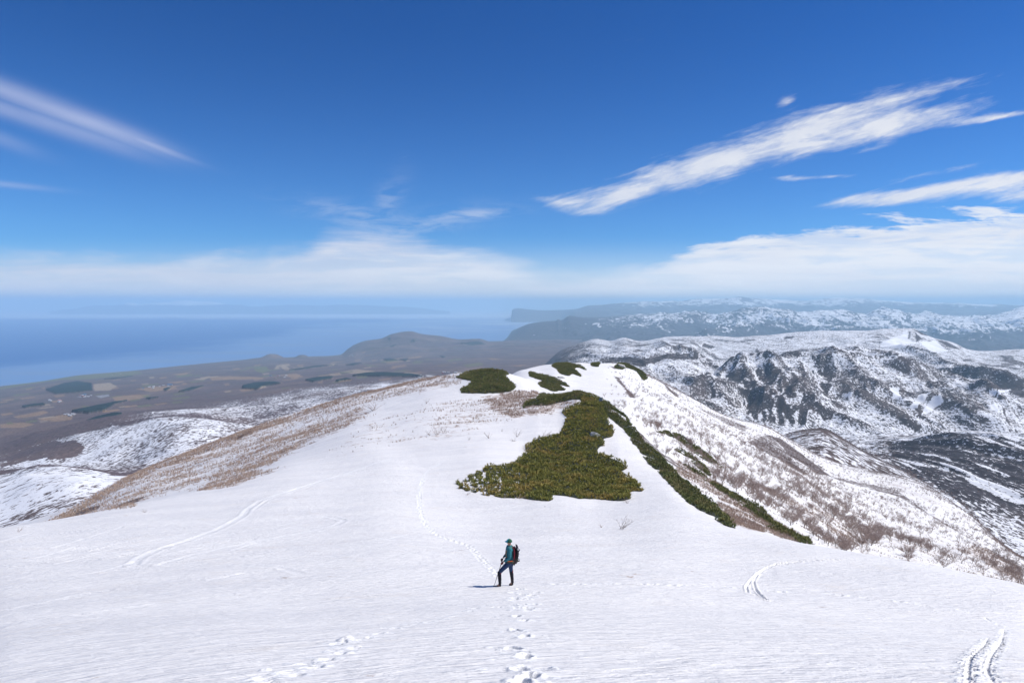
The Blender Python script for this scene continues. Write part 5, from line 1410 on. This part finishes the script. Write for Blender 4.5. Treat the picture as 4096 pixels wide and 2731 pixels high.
M_SKIN = new_mat('skin', .6, (0.42, .24, .17)); M_JKT = new_mat('teal_jacket_fabric', .75, (0.025, .165, .195)); M_TRS = new_mat('navy_trouser_fabric', .8, (0.028, .055, .125))
M_BLK = new_mat('black_gaiter_fabric', .75, (0.012, .011, .018)); M_BOOT = new_mat('boot_leather', .6, (0.02, .018, .02)); M_RED = new_mat('red_strap', .6, (0.30, .025, .04)); M_ORG = new_mat('orange_strap', .6, (0.62, .12, .03))
M_TURQ = new_mat('turquoise_cap_cloth', .7, (0.06, .42, .47)); M_GREEN = new_mat('green_cap_cloth', .75, (0.018, .095, .055)); M_PACK = new_mat('pack_fabric', .7, (0.060, .022, .030)); M_OLV = new_mat('olive_fabric', .75, (0.060, .060, .045))
M_TAN = new_mat('tan_webbing', .8, (0.20, .155, .10)); M_SHOE = new_mat('snowshoe_deck', .45, (0.012, .010, .022)); M_MET = new_mat('dark_pole_metal', .35, (0.03, .03, .035), .5, .6); M_HAIR = new_mat('dark_hair', .7, (0.02, .014, .01)); M_WHT = new_mat('caked_snow', .7, (0.8, .82, .86))
for m_ in (M_JKT, M_TRS):
    nt = m_.node_tree; x_, y_, z_ = pos(nt); nn = noise(nt, vec(nt, x_ * 9, y_ * 9, z_ * 30), 1.0, 4, .6); bump(nt, nn, .8, .02)

FT = A_hit(499.6, 586.0, 15, 40)
person = bpy.data.objects.new('person', None); COL.objects.link(person); person.empty_display_size = .3
person.location = (FT[0] + 0.31, FT[1] + .09, FT[2] - 0.02)
tag(person, 'hiker in a teal jacket, navy trousers and green cap, standing on snow looking left', 'person')
SH_L, EL_L, WR_L, HD_L = (.055, -.155, 1.405), (.045, -.205, 1.12), (-.150, -.150, .985), (-.215, -.125, .925)
SH_R, EL_R, WR_R, HD_R = (.02, .215, 1.405), (-.03, .26, 1.14), (-.16, .09, 1.05), (-.215, .02, .99)
HIP_L, KN_L, AN_L = (.03, -.03, .90), (-.305, -.085, .555), (-.305, -.09, .10)
HIP_R, KN_R, AN_R = (.075, .15, .90), (.105, .20, .50), (.150, .23, .02)
FACE = np.array([-.93, .36, -.05]); FACE /= np.linalg.norm(FACE); HC = np.array([.035, .01, 1.64])


def face_fn(V):
    def g(c, s_, amt, d): 
        r = np.linalg.norm(V - c, axis=1); return np.outer(amt * np.exp(-(r / s_)**2), d)
    side = np.cross((0, 0, 1), FACE); out = V + g(HC + FACE * .095 + [0, 0, -.012], .018, .028, FACE) + g(HC + FACE * .085 + [0, 0, -.085], .035, .014, FACE)
    for s_ in (-1, 1):
        out = out + g(HC + side * s_ * .078 + [0, 0, -.015], .02, .018, side * s_ - FACE * .3) - g(HC + FACE * .085 + side * s_ * .032 + [0, 0, .012], .016, .010, FACE)
    return out - g(HC + FACE * .09 + [0, 0, -.052], .012, .005, FACE)


body_nodes = [(.06, .06, .95, .115), (.055, .05, 1.12, .11), (.045, .04, 1.30, .125), (.055, .035, 1.43, .09), (.05, .025, 1.50, .058), (.045, .015, 1.56, .058), (.03, .01, 1.62, .082, .078), (.04, .01, 1.70, .080, .075),
              (*SH_L, .055), (*EL_L, .042), (*WR_L, .03), (-.185, -.135, .955, .034), (*SH_R, .055), (*EL_R, .042), (*WR_R, .03), (-.19, .05, 1.02, .034),
              (*HIP_L, .085), (*KN_L, .058), (*AN_L, .04), (-.40, -.10, .06, .035), (*HIP_R, .085), (*KN_R, .058), (*AN_R, .04), (.06, .25, -.02, .035)]
body_edges = [(0, 1), (1, 2), (2, 3), (3, 4), (4, 5), (5, 6), (6, 7), (3, 8), (8, 9), (9, 10), (10, 11), (3, 12), (12, 13), (13, 14), (14, 15), (0, 16), (16, 17), (17, 18), (18, 19), (0, 20), (20, 21), (21, 22), (22, 23)]
skin('body', body_nodes, body_edges, M_SKIN, person, 0, 2, face_fn)
# hands: palm, five unequal fingers closing on the pole
def hand(wrist, hd, sgn, parent):
    w = np.array(wrist); h_ = np.array(hd); d = h_ - w; d /= np.linalg.norm(d); side = np.array([0, -sgn, 0.])
    nodes = [(*w, .034), (*(w + d * .05), .036, .026), (*(h_ + d * .01), .036, .022)]; edges = [(0, 1), (1, 2)]
    across = np.cross(d, side); across /= np.linalg.norm(across)
    for k, (off, L_) in enumerate(((-.030, .062), (-.010, .070), (.010, .066), (.030, .052))):
        b0 = h_ + d * .012 + across * off; a1 = b0 + d * L_ * .45 + side * -.006 * sgn * 0; a2 = a1 + d * L_ * .15 - side * L_ * .45; a3 = a2 - d * L_ * .28 - side * L_ * .15; i = len(nodes)
        nodes += [(*b0, .011), (*a1, .010), (*a2, .0095), (*a3, .0085)]; edges += [(2, i), (i, i + 1), (i + 1, i + 2), (i + 2, i + 3)]
    t0 = w + d * .045 + across * -.035; i = len(nodes); nodes += [(*t0, .013), (*(t0 + d * .03 - across * .02 - side * .01), .011), (*(t0 + d * .05 - side * .035), .010)]; edges += [(1, i), (i, i + 1), (i + 1, i + 2)]
    skin('glove', nodes, edges, M_GLOVE, parent, 0, 1)


M_GLOVE = new_mat('dark_red_glove', .7, (0.10, .022, .020))
hand((-.185, -.135, .955), (-.222, -.120, .905), 1, person); hand((-.19, .05, 1.02), (-.222, .0, .975), -1, person)
jk = [(.065, .06, .90, .165, .15), (.065, .055, 1.00, .150, .150), (.055, .05, 1.14, .145, .150), (.05, .04, 1.30, .150, .165), (.055, .035, 1.42, .105, .115), (.05, .025, 1.505, .072), (.045, .02, 1.535, .074),
      (*SH_L, .082), (.06, -.195, 1.27, .072), (*EL_L, .066), (-.06, -.185, 1.045, .058), (*WR_L, .047), (*SH_R, .078), (*EL_R, .062), (*WR_R, .046)]
def folds(V):
    f = 0.006 * np.sin(V[:, 2] * 95 + 3 * np.sin(V[:, 0] * 20)) + .004 * np.sin(V[:, 0] * 60 + V[:, 2] * 40)
    c = np.array([.055, .04]); d = V[:, :2] - c; n = np.linalg.norm(d, axis=1)[:, None] + 1e-6; V = V.copy(); V[:, :2] += d / n * f[:, None]; return V
skin('jacket', jk, [(0, 1), (1, 2), (2, 3), (3, 4), (4, 5), (5, 6), (4, 7), (7, 8), (8, 9), (9, 10), (10, 11), (4, 12), (12, 13), (13, 14)], M_JKT, person, 2, 2, folds)
tr_ = [(.06, .06, .93, .135, .135), (.02, -.03, .87, .108), (-.13, -.055, .73, .094), (-.285, -.083, .585, .076), (-.315, -.085, .50, .068), (.075, .145, .86, .105), (.09, .175, .68, .090), (.105, .20, .53, .075), (.112, .205, .45, .068)]
skin('trousers', tr_, [(0, 1), (1, 2), (2, 3), (3, 4), (0, 5), (5, 6), (6, 7), (7, 8)], M_TRS, person, 0, 2, folds)
for pts in ([(-.325, -.088, .595, .070), (-.322, -.088, .55, .080), (-.318, -.088, .48, .070), (-.305, -.09, .36, .074), (-.300, -.09, .20, .060), (-.300, -.09, .07, .058)],
            [(.108, .20, .53, .072), (.108, .205, .49, .080), (.118, .21, .42, .070), (.135, .22, .30, .072), (.150, .23, .14, .060), (.155, .235, .00, .055)]):
    g_ = skin('gaiter', pts, chain(6), M_BLK, person, 0, 1, folds)
    a_ = pts[1]; s_ = -1
    V, F = [], []
    prism(V, F, (a_[0] + .055, a_[1] - .06, a_[2] - .035), (a_[0] + .075, a_[1] - .035, a_[2] + .04), .018, .012, 6); mesh_obj('strap', V, F, M_RED, g_)
b1 = skin('boot', [(-.295, -.09, .12, .056), (-.290, -.09, .045, .055), (-.34, -.092, .035, .050, .042), (-.42, -.098, .03, .048, .036), (-.475, -.10, .03, .036, .028)], chain(5), M_BOOT, person, 0, 2)
b2 = skin('boot', [(.155, .235, .03, .055), (.150, .24, -.03, .055), (.09, .245, -.04, .05, .04), (.02, .25, -.045, .045, .034)], chain(4), M_BOOT, person, 0, 2)
V, F = [], []
r_ = random.Random(3)
for i in range(9): prism(V, F, (-.28 - .022 * i, -.145 + r_.uniform(-.01, .01), .01 + r_.uniform(0, .03)), (-.28 - .022 * i + .01, -.05, .035 + r_.uniform(0, .04)), .014, .010, 5)
mesh_obj('snow_crust', V, F, M_WHT, b1)


def dome(cx, rx, ry, rz, z0, n=20, m=10, sel=lambda a, e: True, k=1.0):
    V, F = [], []; side = np.cross((0, 0, 1), FACE)
    for j in range(m + 1):
        e = (math.pi / 2) * j / m * k - (.15 if j == 0 else 0)
        for i in range(n):
            a = 2 * math.pi * i / n; V.append(np.array(cx) + FACE * math.cos(a) * math.cos(e) * rx + side * math.sin(a) * math.cos(e) * ry + np.array([0, 0, z0 + math.sin(e) * rz]))
    for j in range(m):
        for i in range(n):
            if sel(2 * math.pi * (i + .5) / n, j / m): F.append((j * n + i, j * n + (i + 1) % n, (j + 1) * n + (i + 1) % n, (j + 1) * n + i))
    return V, F


CAPC = HC + np.array([.006, 0, .012])
cap = mesh_obj('cap', *dome(CAPC, .108, .094, .105, 0), M_GREEN, person, True)
V, F = dome(CAPC, .112, .097, .109, 0, sel=lambda a, e: math.cos(a) > .45); mesh_obj('front_panel', V, F, M_TURQ, cap, True)
V, F = [], []; side = np.cross((0, 0, 1), FACE)
for j in range(5):
    for i in range(9):
        a = -1.25 + 2.5 * i / 8; rr = .100 + .075 * j / 4 * (math.cos(a) ** .5 if math.cos(a) > 0 else 0)
        V.append(CAPC + FACE * math.cos(a) * rr + side * math.sin(a) * (.090 + .004 * j) + np.array([0, 0, .012 - .006 * j + .014 * math.cos(a)]))
for k in (0, 1):
    if k: V += [q - np.array([0, 0, .006]) for q in V[:45]]
    for j in range(4):
        for i in range(8): q = [k * 45 + j * 9 + i, k * 45 + j * 9 + i + 1, k * 45 + (j + 1) * 9 + i + 1, k * 45 + (j + 1) * 9 + i]; F.append(q if not k else q[::-1])
mesh_obj('brim', V, F, M_TURQ, cap, True)
V, F = dome(HC + np.array([.004, 0, .03]), .092, .084, -.055, -.01, sel=lambda a, e: math.cos(a) < .1); mesh_obj('hair', V, F, M_HAIR, person, True)
for s_ in (-1, 1):
    V, F = [], []; e_ = HC + FACE * .085 + side * s_ * .032 + np.array([0, 0, .008]); prism(V, F, e_ - side * .009, e_ + side * .009, .007, .007, 6); mesh_obj('eye', V, F, M_HAIR, person)
V, F = [], []; e_ = HC + FACE * .088 + np.array([0, 0, -.054]); prism(V, F, e_ - side * .02, e_ + side * .02, .004, .004, 5); mesh_obj('mouth', V, F, new_mat('lips', .6, (.35, .13, .11)), person)

OFF = np.array(person.location)
def root(name, loc, label, cat):
    o = bpy.data.objects.new(name, None); COL.objects.link(o); o.location = tuple(loc); o.empty_display_size = .2; tag(o, label, cat); return o
pack = root('backpack', OFF, 'red and dark hiking backpack with olive base worn on the hiker\'s back', 'backpack')


def strap_mesh(pts, w, th, mat, name, parent):
    V, F = [], []
    for i, p in enumerate(pts):
        p = np.array(p); t = np.array(pts[min(i + 1, len(pts) - 1)]) - np.array(pts[max(i - 1, 0)]); t = t / (np.linalg.norm(t) + 1e-9); s_ = np.cross(t, (1, .0, .15)); s_ = np.array([1, 0, 0]) if np.linalg.norm(s_) < .2 else s_
        s_ = np.cross(t, (0, 1, 0)); s_ /= np.linalg.norm(s_) + 1e-9; n_ = np.cross(t, s_)
        for a, b in ((-1, -1), (1, -1), (1, 1), (-1, 1)): V.append(p + s_ * a * w / 2 + n_ * b * th / 2)
    for i in range(len(pts) - 1):
        for k in range(4): F.append((i * 4 + k, i * 4 + (k + 1) % 4, i * 4 + 4 + (k + 1) % 4, i * 4 + 4 + k))
    return mesh_obj(name, V, F, mat, parent)


skin('bag', [(.215, .06, .93, .075, .10), (.25, .06, 1.00, .10, .13), (.245, .055, 1.15, .095, .135), (.225, .05, 1.30, .085, .125), (.195, .045, 1.42, .055, .09), (.18, .045, 1.46, .035, .07)], chain(6), M_PACK, pack, 1, 2)
skin('base_pocket', [(.205, .06, .90, .07, .09), (.26, .06, .93, .095, .12), (.31, .06, .99, .07, .10), (.33, .06, 1.03, .04, .07)], chain(4), M_OLV, pack, 1, 2)
strap_mesh([(.205, -.078, 1.44), (.225, -.085, 1.36), (.235, -.088, 1.25), (.225, -.09, 1.12), (.20, -.088, 1.03)], .030, .012, M_RED, 'side_trim', pack)
strap_mesh([(.17, -.06, 1.43), (.10, -.10, 1.478), (.03, -.12, 1.46), (-.055, -.115, 1.36), (-.085, -.115, 1.24), (-.05, -.125, 1.10), (.06, -.14, 1.04)], .040, .014, M_TAN, 'shoulder_strap', pack)
strap_mesh([(.17, .13, 1.43), (.09, .14, 1.478), (.02, .15, 1.46), (-.07, .13, 1.34), (-.09, .12, 1.2)], .040, .014, M_TAN, 'shoulder_strap', pack)
hb = strap_mesh([(.22, -.10, .955), (.13, -.145, .955), (.03, -.15, .945), (-.05, -.10, .94)], .085, .022, M_OLV, 'hip_belt', pack)
strap_mesh([(.17, -.142, .992), (.08, -.168, .992), (-.01, -.155, .982)], .026, .01, M_ORG, 'belt_zip', hb)
shoes = root('snowshoes', OFF, 'pair of black snowshoes with snow on them, strapped upright behind the backpack', 'snowshoes')
for k_, (yy, xx, tilt_) in enumerate(((-.015, .335, -.0), (.075, .37, .05))):
    V, F = [], []; N_ = 26; ring = []
    for i in range(N_):
        t = 2 * math.pi * i / N_; zz = math.sin(t); ring.append((xx + .05 * (zz < -.3) * (zz + .3) - .055 * max(zz, 0)**2 + .055 * abs(math.cos(t)) * 0, yy + .085 * math.cos(t) * (1.0 - .25 * abs(zz)), 1.275 - .05 * k_ + .285 * zz))
    cV = [(xx, yy, 1.275 - .05 * k_)] + ring; T_h = .018
    V = [np.array(q) + [-T_h, 0, 0] for q in cV] + [np.array(q) + [T_h, 0, 0] for q in cV]; M_ = len(cV)
    F = [(0, 1 + i, 1 + (i + 1) % N_) for i in range(N_)] + [(M_, M_ + 1 + (i + 1) % N_, M_ + 1 + i) for i in range(N_)]
    V3, F3 = V, F + [(1 + i, M_ + 1 + i, M_ + 1 + (i + 1) % N_) for i in range(N_)] + [(1 + i, M_ + 1 + (i + 1) % N_, 1 + (i + 1) % N_) for i in range(N_)]
    dk_ = mesh_obj('deck', V3, F3, M_SHOE, shoes)
    V, F = [], []
    for i in range(N_): prism(V, F, ring[i], ring[(i + 1) % N_], .014, .014, 6)
    mesh_obj('frame', V, F, M_MET, shoes)
    V, F = [], []; prism(V, F, (xx - .035, yy - .02, 1.22), (xx + .045, yy + .02, 1.34), .035, .028, 6); prism(V, F, (xx - .02, yy - .05, 1.16), (xx + .02, yy + .05, 1.16), .02, .02, 6); mesh_obj('binding', V, F, M_BLK, shoes)
V, F = [], []; r_ = random.Random(5)
for i in range(16):
    p_ = (.36 + r_.uniform(-.02, .045), -.10 + r_.uniform(0, .05), 1.05 + r_.uniform(-.07, .42)); prism(V, F, p_, (p_[0] + r_.uniform(-.02, .02), p_[1], p_[2] + r_.uniform(.01, .035)), .012, .007, 5)
mesh_obj('caked_snow', V, F, M_WHT, shoes)
pole = root('trekking_pole', OFF, 'thin black trekking pole planted in the snow by the hiker\'s forward hand', 'trekking pole')
TOP, TIP = np.array([-.222, -.13, .97]), np.array([-.535, -.115, -.02]); ax_ = (TIP - TOP) / np.linalg.norm(TIP - TOP)
V, F = [], []; prism(V, F, TOP, TOP + ax_ * .16, .019, .016, 8); mesh_obj('grip', V, F, M_BLK, pole)
V, F = [], []; prism(V, F, TOP + ax_ * .16, TOP + ax_ * .62, .011, .010, 8); prism(V, F, TOP + ax_ * .62, TIP, .009, .007, 8); mesh_obj('shaft', V, F, M_MET, pole)
V, F = [], []; prism(V, F, TIP - ax_ * .085, TIP - ax_ * .070, .042, .030, 12); mesh_obj('basket', V, F, M_BLK, pole)
strap_mesh([TOP, TOP + [-.02, -.02, -.05], TOP + [-.01, -.03, -.12], TOP + [.01, -.02, -.05], TOP], .014, .004, M_RED, 'wrist_loop', pole)
